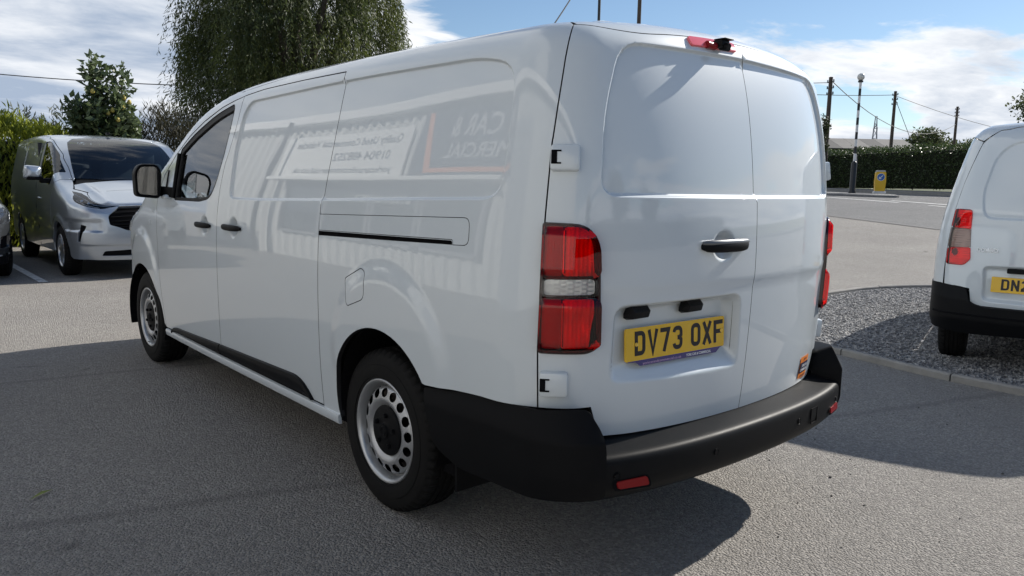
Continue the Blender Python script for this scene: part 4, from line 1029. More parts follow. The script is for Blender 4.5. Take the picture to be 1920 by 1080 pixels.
# gravel bed
def gravel_build(t, b):
    k = NB(t); p = k.pos(); v = k.n('ShaderNodeTexVoronoi', {'Vector': p, 'Scale': 38.0}); s_ = k.n('ShaderNodeSeparateColor', {0: v.outputs['Color']}).outputs[0]
    k.link(k.ramp(s_, [(0, (.10, .10, .105)), (.5, (.24, .24, .245)), (1, (.46, .45, .44))]), b.inputs['Base Color'])
    k.link(k.bump(v.outputs['Distance'], 1.0, .02), b.inputs['Normal'])
GRAV = mat('gravel_grey', (.2, .2, .2), .9, build=gravel_build)
tri_v, tri_f, _ = tri_region(kpoly, [], .25)
gb = mesh_obj('gravel_bed', [(p[0], p[1], float(Hs(p[0], p[1]))+.012) for p in tri_v], [tuple(t) for t in tri_f], GRAV, smooth=180); tag(gb, kind='structure')
def fast_mesh(name, V, quads, m, parent=None, smooth=False, nv=4):
    me = bpy.data.meshes.new(name); nq = len(quads); me.vertices.add(len(V)); me.vertices.foreach_set('co', np.asarray(V, np.float32).ravel())
    me.loops.add(nq*nv); me.loops.foreach_set('vertex_index', np.asarray(quads, np.int32).ravel()); me.polygons.add(nq)
    me.polygons.foreach_set('loop_start', np.arange(0, nq*nv, nv, dtype=np.int32)); me.polygons.foreach_set('loop_total', np.full(nq, nv, np.int32))
    me.update(calc_edges=True); me.validate()
    if smooth: me.polygons.foreach_set('use_smooth', np.ones(nq, bool))
    me.materials.append(m); o = bpy.data.objects.new(name, me); COL.objects.link(o)
    if parent is not None: o.parent = parent
    return o
def stones(name, P, size, m):
    n = len(P); base = np.array([(1, 0, 0), (-1, 0, 0), (0, 1, 0), (0, -1, 0), (0, 0, 1), (0, 0, -1)], float)
    tr_ = np.array([(0, 2, 4), (2, 1, 4), (1, 3, 4), (3, 0, 4), (2, 0, 5), (1, 2, 5), (3, 1, 5), (0, 3, 5)])
    sc = (size*(.55+.9*rng.random((n, 1, 1))))*(.6+.6*rng.random((n, 6, 1)))
    a = rng.random(n)*6.28; R = np.zeros((n, 3, 3)); R[:, 0, 0] = np.cos(a); R[:, 0, 1] = -np.sin(a); R[:, 1, 0] = np.sin(a); R[:, 1, 1] = np.cos(a); R[:, 2, 2] = .7
    V = np.einsum('nij,nkj->nki', R, base[None]*sc)+P[:, None, :]
    return fast_mesh(name, V.reshape(-1, 3), (tr_[None]+6*np.arange(n)[:, None, None]).reshape(-1, 3), m, nv=3)
lo, hi = kpoly.min(0), kpoly.max(0); Q = lo+(hi-lo)*rng.random((95000, 2)); Q = Q[Q[:, 0] < 9.6]; d_, i_ = seg_dist(Q, kpoly); Q = Q[i_ & (d_ > .05)]
gs = stones('gravel', np.column_stack([Q, Hs(Q[:, 0], Q[:, 1])+.014]), .0125, GRAV); tag(gs, 'grey stone chippings filling the kerbed bed beside the small white van', 'gravel', kind='stuff')
# loose grit on the lot
Q = np.array([(-1.2, -1.2), (2.9, 1.6)])[0]+(np.array([(-1.2, -1.2), (2.9, 1.6)])[1]-np.array([-1.2, -1.2]))*rng.random((130, 2)); Q = Q[(Q[:, 0]-Q[:, 1]*1.2) > .05]
lg = stones('loose_grit', np.column_stack([Q, np.full(len(Q), .003)]), .006, mat('grit_dark', (.10, .095, .088), .9)); tag(lg, 'small dark bits of grit lying on the sunlit tarmac', 'grit', kind='stuff')
lf = MB(); lf.add([(-2.03, 2.13, .006), (-1.985, 2.15, .012), (-1.93, 2.20, .006), (-1.975, 2.185, .014), (-1.98, 2.167, .009)], [(0, 1, 4), (1, 2, 4), (2, 3, 4), (3, 0, 4)])
tag(lf.build('fallen_leaf', mat('leaf_yellowgreen', (.22, .25, .06), .7)), 'single yellow-green willow leaf lying on the shaded tarmac', 'leaf')

# ------------------------------------------------------------------ foliage
def leaf_mat(name, dark, light, trans=.35, scale=1.2, rough=.5, hi=None):
    m = bpy.data.materials.new(name); m.use_nodes = True; t = m.node_tree; k = NB(t); b = t.nodes['Principled BSDF']; out = t.nodes['Material Output']
    p = k.pos(); n = k.noise(p, scale, 4, .65); n2 = k.noise(p, scale*14, 2)
    c = k.mix(k.ramp(k.math('ADD', k.math('MULTIPLY', n, .6), k.math('MULTIPLY', n2, .4)), [(.36, (0, 0, 0)), (.64, (1, 1, 1))]), dark, light)
    if hi: c = k.mix(k.ramp(n2, [(.60, (0, 0, 0)), (.72, (1, 1, 1))]), c, hi)
    k.link(c, b.inputs['Base Color']); b.inputs['Roughness'].default_value = rough
    tl = k.n('ShaderNodeBsdfTranslucent', {0: c}); ms = k.n('ShaderNodeMixShader', {0: trans, 1: b.outputs[0], 2: tl.outputs[0]}); k.link(ms.outputs[0], out.inputs[0])
    return m
BARK = mat('bark', (.07, .055, .042), .95, build=lambda t, b: (lambda k: (k.link(k.mix(k.noise(k.pos(), 8, 5, .7), (.035, .028, .022), (.12, .10, .08)), b.inputs['Base Color']), k.link(k.bump(k.noise(k.pos(), 20, 4), .8, .03), b.inputs['Normal'])))(NB(t)))
def unit(v): return v/np.maximum(np.linalg.norm(v, axis=-1, keepdims=True), 1e-9)
def leaves(name, P, L, W_, m, parent=None, axis=None, spread=1.0, curl=.25):
    """one folded leaf per point; axis = preferred direction"""
    n = len(P); r = unit(rng.normal(size=(n, 3)))
    d = r if axis is None else unit(np.asarray(axis)+r*spread)
    s = unit(np.cross(d, unit(rng.normal(size=(n, 3))))); up = np.cross(s, d)
    l = L*(.65+.7*rng.random((n, 1))); w = W_*(.7+.6*rng.random((n, 1)))
    V = np.stack([P, P+d*l*.45+s*w*.5+up*l*curl*.3, P+d*l-up*l*curl*.2, P+d*l*.45-s*w*.5+up*l*curl*.3], 1)
    return fast_mesh(name, V.reshape(-1, 3), np.arange(4*n).reshape(-1, 4), m, parent)
def ellipsoid_pts(n, c, r, shell=.55):
    q = unit(rng.normal(size=(n, 3))); rad = (shell+(1-shell)*rng.random((n, 1)))**(1/1.5); return np.asarray(c)+q*rad*np.asarray(r)
def clumps(n, centers, cr, weights=None):
    centers = np.asarray(centers, float); k = rng.integers(0, len(centers), n); cr = np.asarray(cr, float); cr = np.full(n, float(cr)) if cr.ndim == 0 else cr[k]
    q = unit(rng.normal(size=(n, 3))); rad = rng.random((n, 1))**.45; return centers[k]+q*rad*cr.reshape(-1, 1)
def trunk(parent, base, pts, radii, branches=()):
    mb = MB(); mb.tube(pts, radii, 9)
    for (bp, br_) in branches: mb.tube(bp, br_, 6)
    return mb.build('trunk', BARK, parent, 60)

# weeping willow
wl = empty('willow_tree', (9.6, 24.0, 0), label='big weeping willow with hanging strands rising behind the white panel van', cat='tree')
WILL = leaf_mat('willow_leaf', (.030, .048, .016), (.11, .13, .030), .42, .5, .55)
wc = np.array([9.6, 24.0, 0.0]); base_r = R_(0)
nb_ = 500; PP = []; AX = []
for ib in range(nb_):
    a = rng.random()*2*np.pi; lobe = 1+.16*math.sin(3*a+1.0)+.10*math.sin(7*a); r = rng.random()**.42*lobe; cxb, cyb = r*math.cos(a), r*math.sin(a)
    dome = 6.0+4.9*math.sqrt(max(1-min(r, 1.1)**2*.78, .02))-1.2*r
    zb = dome*(1-.62*rng.random()**1.5)+rng.normal(0, .3); lb = .7+1.3*rng.random()+.7*r
    outd = np.array([cxb, cyb, 0])*(.35+.75*rng.random()); swb = rng.normal(0, .30, 3)*np.array([1, 1, 0])
    for i in range(rng.integers(5, 13)):
        ln_ = lb*(.5+.75*rng.random()); n = int(ln_/.05); s = np.linspace(0, 1, n)[:, None]
        st0 = np.array([cxb*3.35, cyb*3.35, zb])+rng.normal(0, [.20, .20, .22])
        q = st0+outd*np.sqrt(s)*.9+(swb+rng.normal(0, .14, 3)*np.array([1, 1, 0]))*s**1.5+np.array([0, 0, -1])*(ln_*s**1.5)+np.array([0, 0, .55])*np.sqrt(s)*(1-s)
        PP.append(q+rng.normal(0, .032, q.shape)); AX.append(np.tile(unit(np.array([0, 0, -.8])+outd*.4)[None], (n, 1)))
PP = np.concatenate(PP)+np.array([wc[0], wc[1], 0]); AX = np.concatenate(AX)
k_ = PP[:, 2] > .8; PP = PP[k_]; AX = AX[k_]
crown = leaves('crown', PP-np.array([9.6, 24.0, 0]), .17, .034, WILL, wl, AX, .75)
br = [([(0, 0, 3), (math.cos(a)*1.2, math.sin(a)*1.2, 5.5), (math.cos(a)*2.6, math.sin(a)*2.6, 7.6+random.random())], [.22, .14, .05]) for a in np.linspace(0, 6.28, 9)[:-1]]
trunk(wl, None, [(0, 0, -.1), (.05, 0, 1.6), (.1, .1, 3.2), (0, .2, 6), (0, 0, 9)], [.55, .45, .40, .25, .08], br)
# quince / fruit tree
ft = empty('fruit_tree', (1.42, 15.5, 0), label='upright fruit tree with big leaves and yellow fruit behind the silver van', cat='tree')
stems = [((-.36, .1, 2.2), (-.50, .05, 2.72)), ((-.20, 0, 2.1), (-.14, .0, 3.55)), ((.05, .1, 2.0), (-.02, .1, 3.40)), ((.30, 0, 2.0), (.36, .0, 3.42)), ((.15, -.1, 1.8), (.20, -.2, 2.9)), ((-.05, -.1, 1.7), (-.25, -.2, 2.7)), ((.40, 0, 1.7), (.46, -.1, 2.5))]
cc = []
for (a, b) in stems:
    a = np.array(a); b = np.array(b)
    for s in np.linspace(0, 1, 9): cc.append(a*(1-s)+b*s)
P = clumps(2300, cc, .21)
leaves('crown', P, .155, .085, leaf_mat('quince_leaf', (.055, .085, .034), (.13, .17, .075), .35, 2.5, .38, (.16, .19, .11)), ft, np.array([0, 0, .35]), 1.0, .5)
trunk(ft, None, [(.05, 0, -.1), (.03, 0, 1.2), (.0, 0, 2.0)], [.09, .07, .05], [([(0, 0, 1.2), a, b], [.05, .03, .01]) for a, b in stems])
FR = mat('quince_yellow', (.42, .34, .08), .5)
for (dx, dz, dy) in ((.33, 2.92, -.22), (.30, 2.72, -.25), (.43, 2.85, -.2), (.10, 2.66, -.27), (.02, 2.60, -.25), (.18, 2.48, -.3), (-.22, 3.0, -.2)):
    MB().lathe([(0, -.045), (.022, -.04), (.040, -.015), (.040, .012), (.028, .035), (.010, .048), (0, .05)], (dx, dy, dz), 12).build('fruit', FR, ft, 180)
# golden conifer hedge
ch = empty('conifer_hedge', (-1.4, 16.6, 0), label='golden green conifer hedge at the left edge behind the silver van', cat='hedge')
def box_surface(n, L, Wd, Hh, rough=.12):
    """points near the faces of a box centred on x,y with base z=0"""
    A = np.array([L*Hh, L*Hh, Wd*Hh, Wd*Hh, L*Wd]); f_ = rng.choice(5, n, p=A/A.sum()); a, b = rng.random(n)-.5, rng.random(n)-.5
    P = np.zeros((n, 3))
    for i, (ax, sg) in enumerate(((1, -1), (1, 1), (0, -1), (0, 1))):
        k = f_ == i; o = 1-ax; P[k, ax] = sg*(Wd if ax == 1 else L)/2; P[k, o] = a[k]*(L if o == 0 else Wd); P[k, 2] = (b[k]+.5)*Hh
    k = f_ == 4; P[k, 0] = a[k]*L; P[k, 1] = b[k]*Wd; P[k, 2] = Hh
    return P+rng.normal(0, rough, P.shape)
cp = box_surface(24000, 4.4, 2.0, 2.58, .10); cp[:, 2] -= np.clip((cp[:, 0]+.2)*.20, 0, .6)*(cp[:, 2]/2.45)
cp[:, 2] += (np.sin(cp[:, 0]*7.3)*np.sin(cp[:, 1]*6.1+1))*.10*(cp[:, 2] > 2)
leaves('foliage', cp, .17, .034, leaf_mat('conifer_gold', (.14, .18, .018), (.42, .45, .05), .5, 2.2, .6), ch, np.array([0, 0, 1.2]), .8)
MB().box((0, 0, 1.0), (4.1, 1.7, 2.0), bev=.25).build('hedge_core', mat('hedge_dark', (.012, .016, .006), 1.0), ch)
# shrubs behind the silver van
def shrub(name, loc, r, n, L, W_, m, label, trunk_h=1.0, up=.6, shell=.3, group=None):
    e = empty(name, loc, label=label, cat='shrub'); cs = ellipsoid_pts(46, (0, 0, r[2]*.95), (r[0]*.78, r[1]*.78, r[2]*.80), .3)
    P = clumps(n, cs, min(r)*.36); P = P[P[:, 2] > .02]; leaves('crown', P, L, W_, m, e, np.array([0, 0, up]), .9)
    mb = MB()
    for i in range(5):
        a = i*1.3; mb.tube([(0, 0, -.1), (math.cos(a)*r[0]*.2, math.sin(a)*r[1]*.2, r[2]*.5), (math.cos(a)*r[0]*.5, math.sin(a)*r[1]*.5, r[2]*1.2)], [.07, .05, .015], 6)
    mb.build('trunk', BARK, e, 60); return e
BROWNL = leaf_mat('tamarisk_leaf', (.020, .024, .012), (.085, .075, .040), .3, 1.5, .7)
DARKL = leaf_mat('dark_shrub_leaf', (.016, .024, .010), (.045, .060, .022), .3, 1.2, .6)
GREYL = leaf_mat('grey_shrub_leaf', (.06, .075, .055), (.13, .15, .11), .3, 2.0, .6)
shrub('feathery_shrub', (4.2, 20.0, 0), (1.45, 1.3, 1.78), 15000, .22, .022, BROWNL, 'feathery brown-green shrub between the fruit tree and the willow', up=1.2)
shrub('feathery_shrub', (3.15, 20.9, 0), (1.15, 1.0, 1.62), 10000, .2, .022, BROWNL, 'smaller feathery shrub close behind the right side of the fruit tree', up=1.2)
shrub('dark_shrub', (5.9, 20.6, 0), (1.6, 1.4, 1.55), 9000, .15, .05, DARKL, 'dark shrub under the hanging left side of the willow')
shrub('dark_shrub', (7.9, 21.4, 0), (1.8, 1.4, 1.75), 9000, .15, .05, DARKL, 'dark shrub hidden mostly by the roof of the white panel van, under the willow')
shrub('grey_shrub', (1.35, 21.4, 0), (1.1, 1.0, 1.75), 4200, .16, .035, GREYL, 'pale grey-green shrub peeping between the conifer hedge and the fruit tree', up=1.0)
shrub('low_shrub', (2.6, 18.3, 0), (1.5, .9, 1.15), 6000, .13, .05, DARKL, 'low dark shrub directly behind the roof of the silver van')
# laurel hedge across the road
def road_box(name, s0, s1, t0, t1, h, n, L, W_, m, label, rough=.08, up=.3, core=True, ins=.18):
    sc, tcn = (s0+s1)/2, (t0+t1)/2; o = road_pt(sc, tcn); z0 = float(Hs(o[0], o[1]))+.1; ang = math.atan2(RHO[1], RHO[0])
    e = empty(name, (o[0], o[1], z0), ang, label=label, cat='hedge')
    P = box_surface(n, t1-t0, s1-s0, h, rough); P[:, 2] += np.sin(P[:, 0]*1.7)*.06*(P[:, 2]/h); P = P[P[:, 2] > 0]
    leaves('foliage', P, L, W_, m, e, np.array([0, 0, up]), 1.0)
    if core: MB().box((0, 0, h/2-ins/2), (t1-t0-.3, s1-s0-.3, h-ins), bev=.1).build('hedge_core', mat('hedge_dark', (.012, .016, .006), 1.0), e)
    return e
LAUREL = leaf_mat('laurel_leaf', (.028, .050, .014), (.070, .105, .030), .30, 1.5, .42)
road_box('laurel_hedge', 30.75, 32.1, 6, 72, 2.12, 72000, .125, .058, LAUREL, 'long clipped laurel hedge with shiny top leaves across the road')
YEW = leaf_mat('cypress_leaf', (.014, .024, .010), (.035, .050, .018), .2, 1.5, .6)
road_box('clipped_hedge', 45.0, 47.5, 14, 33, 3.9, 22000, .15, .05, YEW, 'taller flat-topped dark hedge standing behind the laurel hedge', .07)
# far trees
def far_tree(name, loc, r, n, L, m, label, th_=2.0):
    e = empty(name, loc, label=label, cat='tree'); cs = ellipsoid_pts(30, (0, 0, th_+r[2]), (r[0]*.75, r[1]*.75, r[2]*.75), .4)
    leaves('crown', clumps(n, cs, min(r)*.42), L, L*.55, m, e, None)
    mb = MB(); mb.tube([(0, 0, -.3), (0, 0, th_), (0, 0, th_+r[2])], [r[0]*.09, r[0]*.07, .05], 7)
    for a in (0, 1.6, 3.1, 4.6): mb.tube([(0, 0, th_*.9), (math.cos(a)*r[0]*.5, math.sin(a)*r[1]*.5, th_+r[2])], [r[0]*.05, .04], 5)
    mb.build('trunk', BARK, e, 60); return e
FARL = leaf_mat('far_leaf', (.05, .07, .03), (.12, .14, .055), .35, .5, .6)
far_tree('field_tree', (95.5, 35.3, 1.5), (3.6, 3.0, 2.9), 6000, .34, FARL, 'round tree far off just above the dark clipped hedge', 2.0)
far_tree('field_tree', (99, 32.2, 1.5), (3.6, 3.2, 2.4), 5000, .34, FARL, 'lower tree far off to the right of the rounder one', 1.8)
far_tree('field_tree', (90, 38.5, 1.5), (1.6, 1.6, 1.2), 1500, .3, FARL, 'small bushy tree far off left of the rounder one, by the barn', 1.6)
far_tree('roadside_tree', (45.5, 10.6, 1.6), (1.9, 1.9, 2.4), 4500, .2, FARL, 'loose tree at the right edge above the small white van', 1.9)
far_tree('roadside_tree', (35.6, 18.4, 1.5), (.75, .9, 1.5), 2600, .13, DARKL, 'thin shrubby tree at the right side of the white panel van beyond the road', 1.2)
# hedge and trees behind the camera, seen only as reflections
e = empty('boundary_hedge', (2, -27, 0), label='dark boundary hedge behind the viewer, seen only as a reflection', cat='hedge')
leaves('foliage', box_surface(12000, 60, 1.6, 2.4, .12), .25, .1, DARKL, e); MB().box((0, 0, 1.1), (59, 1.2, 2.2)).build('hedge_core', MATS['hedge_dark'], e)
for (xx, hh) in ((-6, 2.2), (7, 3.0), (15, 2.4)): far_tree('garden_tree', (xx, -33, 0), (3.2, 3, hh), 3000, .4, FARL, 'garden tree %s behind the viewer, seen only as a reflection' % {-6: 'leftmost', 7: 'tallest', 15: 'rightmost'}[xx], 2.0)

# ------------------------------------------------------------------ street furniture
WOOD = mat('pole_wood', (.085, .065, .05), .9, build=lambda t, b: (lambda k: k.link(k.mix(k.noise(k.n('ShaderNodeMapping', {0: k.pos(), 'Scale': (9, 9, .6)}).outputs[0], 3, 4, .6), (.05, .038, .030), (.12, .095, .075)), b.inputs['Base Color']))(NB(t)))
WIRE = mat('wire_black', (.03, .03, .03), .6)
def pole(loc, h, r, label, fit=True):
    e = empty('telegraph_pole', loc, label=label, cat='pole', group='wooden telegraph poles')
    MB().tube([(0, 0, -.3), (0, 0, h*.5), (0, 0, h)], [r, r*.9, r*.75], 10).build('pole_shaft', WOOD, e, 60)
    if fit:
        MB().lathe([(0, .06), (r*.8, .03), (r*.82, -.02), (r*.75, -.02)], (0, 0, h), 10).build('pole_cap', WOOD, e, 60)
        for i in range(3):
            mb = MB(); mb.box((0, 0, h-.25-.35*i), (.55, .05, .05), rz=1.2)
            for s in (-1, 1): mb.lathe([(0, .12), (.03, .11), (.045, .06), (.03, .03), (.03, 0)], (s*.24*math.cos(1.2), s*.24*math.sin(1.2), h-.225-.35*i), 8)
            mb.build('insulator_bracket', WIRE, e, 60)
    return e
def at_depth(u, v, D):
    d = Fv*1413.56+Rv*(u-960)-Uv*(v-540); return CAM+d*(D/float(d@Fv))
poles = {}
for key, (x, y, ztop, r, lab) in {'a': (41.1, 20.55, 7.88, .145, 'tallest telegraph pole, left of the black and white beacon'), 'b': (58.7, 24.2, 8.99, .14, 'middle telegraph pole with a stay wire, right of the beacon'), 'c': (86.7, 29.4, 10.4, .16, 'furthest telegraph pole, in front of the far round tree')}.items():
    z0 = float(Hs(x, y)); pole((x, y, z0), ztop-z0, r, lab); poles[key] = (x, y, ztop)
pole((18.4, 16.1, .45), 8.6, .085, 'thick post rising above the rear roof edge of the white panel van', False)
ps = empty('thin_post', (14.5, 14.35, .25), label='thin dark post above the roof of the white panel van, left of the thick one', cat='post'); MB().tube([(0, 0, -.2), (0, 0, 8.2)], .042, 8).build('post_shaft', WIRE, ps, 60); MB().lathe([(0, .05), (.05, .03), (.05, -.05)], (0, 0, 8.2), 8).build('post_cap', WIRE, ps, 60)
def wire(a, b, sag, label, r=.016, n=16):
    a, b = np.array(a, float), np.array(b, float); t = np.linspace(0, 1, n)[:, None]; P = a*(1-t)+b*t; P[:, 2] -= 4*sag*(t*(1-t))[:, 0]
    tag(MB().tube([tuple(p) for p in P], r, 5).build('overhead_wire', WIRE), label, 'wire')
wire((41.1, 20.55, 7.75), (86.7, 29.4, 8.6), 1.9, 'overhead wire sagging rightwards from the tallest telegraph pole', .026)
wire((41.1, 20.55, 7.6), (30, 33, 9.0), .5, 'overhead wire running left from the tallest telegraph pole', .018)
wire((58.7, 24.2, 8.75), (33, 30, 8.0), .4, 'level overhead wire reaching left from the middle telegraph pole', .024)
wire((58.7, 24.2, 8.7), (110, 20, 8.0), 1.2, 'overhead wire sagging right from the middle telegraph pole', .022)
wire((58.7, 24.2, 8.5), (61.8, 22.3, 1.7), 0, 'slanting stay wire of the middle telegraph pole', .022)
wire(at_depth(-300, 105, 40), at_depth(480, 163, 40), .35, 'overhead wire crossing the sky behind the fruit tree', .026)
wire((14.5, 14.35, 8.3), at_depth(1020, 72, 17), .1, 'wire running down left from the thin post', .018)
# belisha beacon
bx, by = 31.05, 14.13; bz = float(Hs(bx, by))+.118
be = empty('crossing_beacon', (bx, by, bz), label='black and white banded crossing beacon with a round white globe', cat='beacon')
BLKP = mat('black_gloss_paint', (.02, .02, .02), .4); WHTP = mat('white_gloss_paint', (.72, .72, .70), .4)
MB().lathe([(.16, -.1), (.16, .05), (.125, .12), (.125, 1.30), (.10, 1.36), (.06, 1.40)], (0, 0, 0), 16).build('base_sleeve', BLKP, be, 40)
zz = 1.38; i = 0
while zz < 4.75:
    L = .31 if i else .35
    MB().lathe([(.056, zz), (.056, min(zz+L, 4.78))], (0, 0, 0), 12).build('pole_band', WHTP if i % 2 == 0 else BLKP, be, 60); zz += L; i += 1
MB().lathe([(.056, 4.78), (.11, 4.80), (.11, 4.86), (.08, 4.88)], (0, 0, 0), 14).build('globe_collar', BLKP, be, 40)
MB().lathe([(.155*math.sin(a), 5.02-.155*math.cos(a)) for a in np.linspace(.35, math.pi, 16)], (0, 0, 0), 24).build('globe', mat('globe_opal', (.62, .61, .56), .25, coat=.5), be, 180)
MB().tube([(.14, -.02, .1), (.16, -.03, 1.4), (.10, -.02, 1.7)], .02, 6).build('cable_duct', mat('duct_grey', (.4, .4, .4), .6), be, 60)
# keep-left bollard
qx, qy = 32.1, 13.40; qz = float(Hs(qx, qy))+.118; ang = math.atan2(CAM[1]-qy, CAM[0]-qx)+math.pi/2
bo = empty('keep_left_bollard', (qx, qy, qz), ang+.22, label='yellow traffic bollard with a blue keep-left arrow sign on the island', cat='bollard')
YEL = mat('bollard_yellow', (.72, .43, .02), .4, coat=.4)
shape = rounded([(-.20, .10), (.20, .10), (.225, .55), (.205, .95), (-.205, .95), (-.225, .55)], [.03, .03, .05, .06, .06, .05])
MB().prism([tuple(p) for p in shape], 'Y', -.12, .12).build('bollard_body', YEL, bo, 40)
MB().prism([tuple(p) for p in rounded([(-.20, .955), (.20, .955), (.16, 1.02), (-.16, 1.02)], .02)], 'Y', -.11, .11).build('bollard_top', mat('bollard_grey', (.45, .45, .45), .5), bo, 40)
MB().box((0, 0, .045), (.50, .34, .09), bev=.03).build('bollard_foot', WHTP, bo, 40)
MB().lathe([(0, .0), (.150, .0), (.150, .012)], (0, -.122, .72), 24, 'Y').build('sign_disc', mat('sign_blue', (.02, .12, .42), .4), bo)
MB().lathe([(.150, -.004), (.165, -.004), (.165, .012)], (0, -.122, .72), 24, 'Y').build('sign_rim', WHTP, bo)
ar = MB()
for st in ([(.075, .795), (-.060, .660)], [(-.070, .735), (-.070, .650), (.020, .650)]):
    L_, R2 = stroke(st, .034); V = []
    for a, c in zip(L_, R2): V += [(a[0], -.136, a[1]), (c[0], -.136, c[1])]
    ar.add(V, [(2*i, 2*i+1, 2*i+3, 2*i+2) for i in range(len(L_)-1)])
ar.build('arrow', WHTP, bo)
# barn
bn = empty('barn', (84.0, 38.5, 1.5), math.atan2(-4.35, 5.0), label='low grey-roofed barn beyond the hedge behind the beacon', cat='barn')
MB().box((0, 0, 2.3), (9.5, 7, 4.6)).build('wall', mat('barn_wall', (.10, .10, .095), .9), bn)
ROOFM = mat('barn_roof', (.19, .18, .17), .85, build=lambda t, b: (lambda k: k.link(k.mix(k.noise(k.pos(), .8, 5, .7), (.12, .115, .11), (.24, .23, .21)), b.inputs['Base Color']))(NB(t)))
for s in (-1, 1):
    for i in range(6): 
        x0_, x1b = -5.1+i*1.7, -5.1+(i+1)*1.7-.03
        V = [(x0_, 0, 5.75), (x1b, 0, 5.75), (x1b, s*4.1, 4.45), (x0_, s*4.1, 4.45)]; V += [(a, b, c-.08) for a, b, c in V]
        MB().add(V, [(0, 1, 2, 3), (4, 7, 6, 5), (0, 4, 5, 1), (1, 5, 6, 2), (2, 6, 7, 3), (3, 7, 4, 0)]).build('roof_panel', ROOFM if i not in (0, 3) else mat('barn_roof_dark', (.09, .088, .085), .85), bn)
MB().prism([(-3.5, 4.6), (3.5, 4.6), (0, 5.7)], 'X', -4.7, 4.7).build('gable', MATS['barn_wall'], bn)
# pylon
py_ = empty('pylon', (514, 226, 2), .6, label='tiny grey lattice pylon far off above the barn', cat='pylon'); mb = MB()
def pw(z): return np.interp(z, [0, 30, 49], [4.2, 1.5, .4])
for sx in (-1, 1):
    for sy in (-1, 1): mb.tube([(sx*pw(z), sy*pw(z), z) for z in (0, 15, 30, 49)], .28, 4)
for z in np.arange(0, 45, 5.0):
    for sx in (-1, 1): mb.tube([(sx*pw(z), -pw(z), z), (-sx*pw(z+5), -pw(z+5), z+5)], .16, 4); mb.tube([(-pw(z), sx*pw(z), z), (-pw(z+5), -sx*pw(z+5), z+5)], .16, 4)
mb.build('lattice_tower', mat('pylon_grey', (.22, .24, .26), .6), py_)
for z, w in ((24, 8.5), (33, 10), (41, 7)):
    mb = MB(); mb.tube([(-w, 0, z), (0, 0, z+1.4), (w, 0, z)], .24, 4); mb.tube([(-w, 0, z), (w, 0, z)], .24, 4)
    for s in (-1, 1): mb.tube([(s*w, 0, z), (s*w, 0, z-2.5)], .12, 4)
    mb.build('crossarm', MATS['pylon_grey'], py_)
# ------------------------------------------------------------------ dealership building (seen mirrored in the van's flank)
bd = empty('dealership_building', (-6.6, 0, 0), label='white corrugated dealership building with sign boards, mirrored in the flank of the white panel van', cat='building')
CLAD = mat('white_cladding', (.62, .62, .60), .5, build=lambda t, b: (lambda k: k.link(k.mix(k.noise(k.pos(), 1.3, 5, .7), (.58, .58, .56), (.44, .44, .43)), b.inputs['Base Color']))(NB(t)))
V = []; F = []; ypos = -9.0; pr = []
while ypos < 19.2: pr += [(0, ypos), (0, ypos+.18), (.085, ypos+.23), (.085, ypos+.36)]; ypos += .41
for (dx, y) in pr: V += [(dx, y, 0), (dx, y, 4.75)]
F = [(2*i, 2*i+2, 2*i+3, 2*i+1) for i in range(len(pr)-1)]
MB().add(V, F).build('wall_cladding', CLAD, bd)
MB().box((.10, 5.1, 4.82), (.36, 28.6, .26), bev=.03).build('eave_gutter', mat('gutter_white', (.72, .72, .72), .4), bd)
MB().prism([(0.1, 4.9), (-9, 6.6), (-18, 4.9)], 'Y', -9.2, 19.4).build('roof', mat('shed_roof', (.25, .26, .27), .7), bd)
MB().box((-9.05, 5.1, 2.35), (18, 28.2, 4.7)).build('shed_body', CLAD, bd)
sb = MB().box((.13, 12.4, 3.62), (.06, 5.9, 1.45), bev=.01).build('sign_board', mat('sign_white', (.74, .74, .72), .45), bd)
TM = Matrix(((0, 0, 1, .165), (1, 0, 0, 0), (0, 1, 0, 0), (0, 0, 0, 1)))
TXT = mat('sign_grey_text', (.10, .10, .11), .5)
for s, y0, z0, w, sz in (('Quality Used Commercial Vehicles', 9.85, 3.98, 4.9, .30), ('01904 488252', 10.2, 3.52, 2.6, .36), ('yorkcarandcommercial.co.uk', 9.9, 3.10, 4.6, .30)):
    text_obj('sign_lettering', s, sz, TM @ Matrix.Translation((y0, z0, 0)), TXT, sb, width=w, bold=.006)
db = MB().box((.13, 6.85, 3.72), (.06, 4.5, 1.70), bev=.01).build('sign_board', mat('sign_dark', (.05, .055, .075), .4), bd)
ORS = mat('sign_orange', (.62, .22, .09), .5)
ob = MB(); ob.add([(.17, 8.95, 4.55), (.17, 8.75, 4.55), (.17, 8.28, 3.05), (.17, 8.50, 3.05)], [(0, 1, 2, 3)]); ob.add([(.1702, 8.5, 3.05), (.1702, 8.5, 3.17), (.1702, 4.7, 3.17), (.1702, 4.7, 3.05)], [(0, 1, 2, 3)]); ob.build('sign_stripe', ORS, db)
text_obj('sign_lettering', 'YORK CAR &', .62, TM @ Matrix.Translation((4.9, 3.95, .005)), mat('sign_pale', (.42, .42, .43), .5), db, width=3.0, bold=.01); text_obj('sign_lettering', 'COMMERCIAL', .50, TM @ Matrix.Translation((4.9, 3.42, .005)), MATS['sign_pale'], db, width=3.0, bold=.01)
OFG = mat('office_glass', (.02, .025, .03), .05, coat=1)
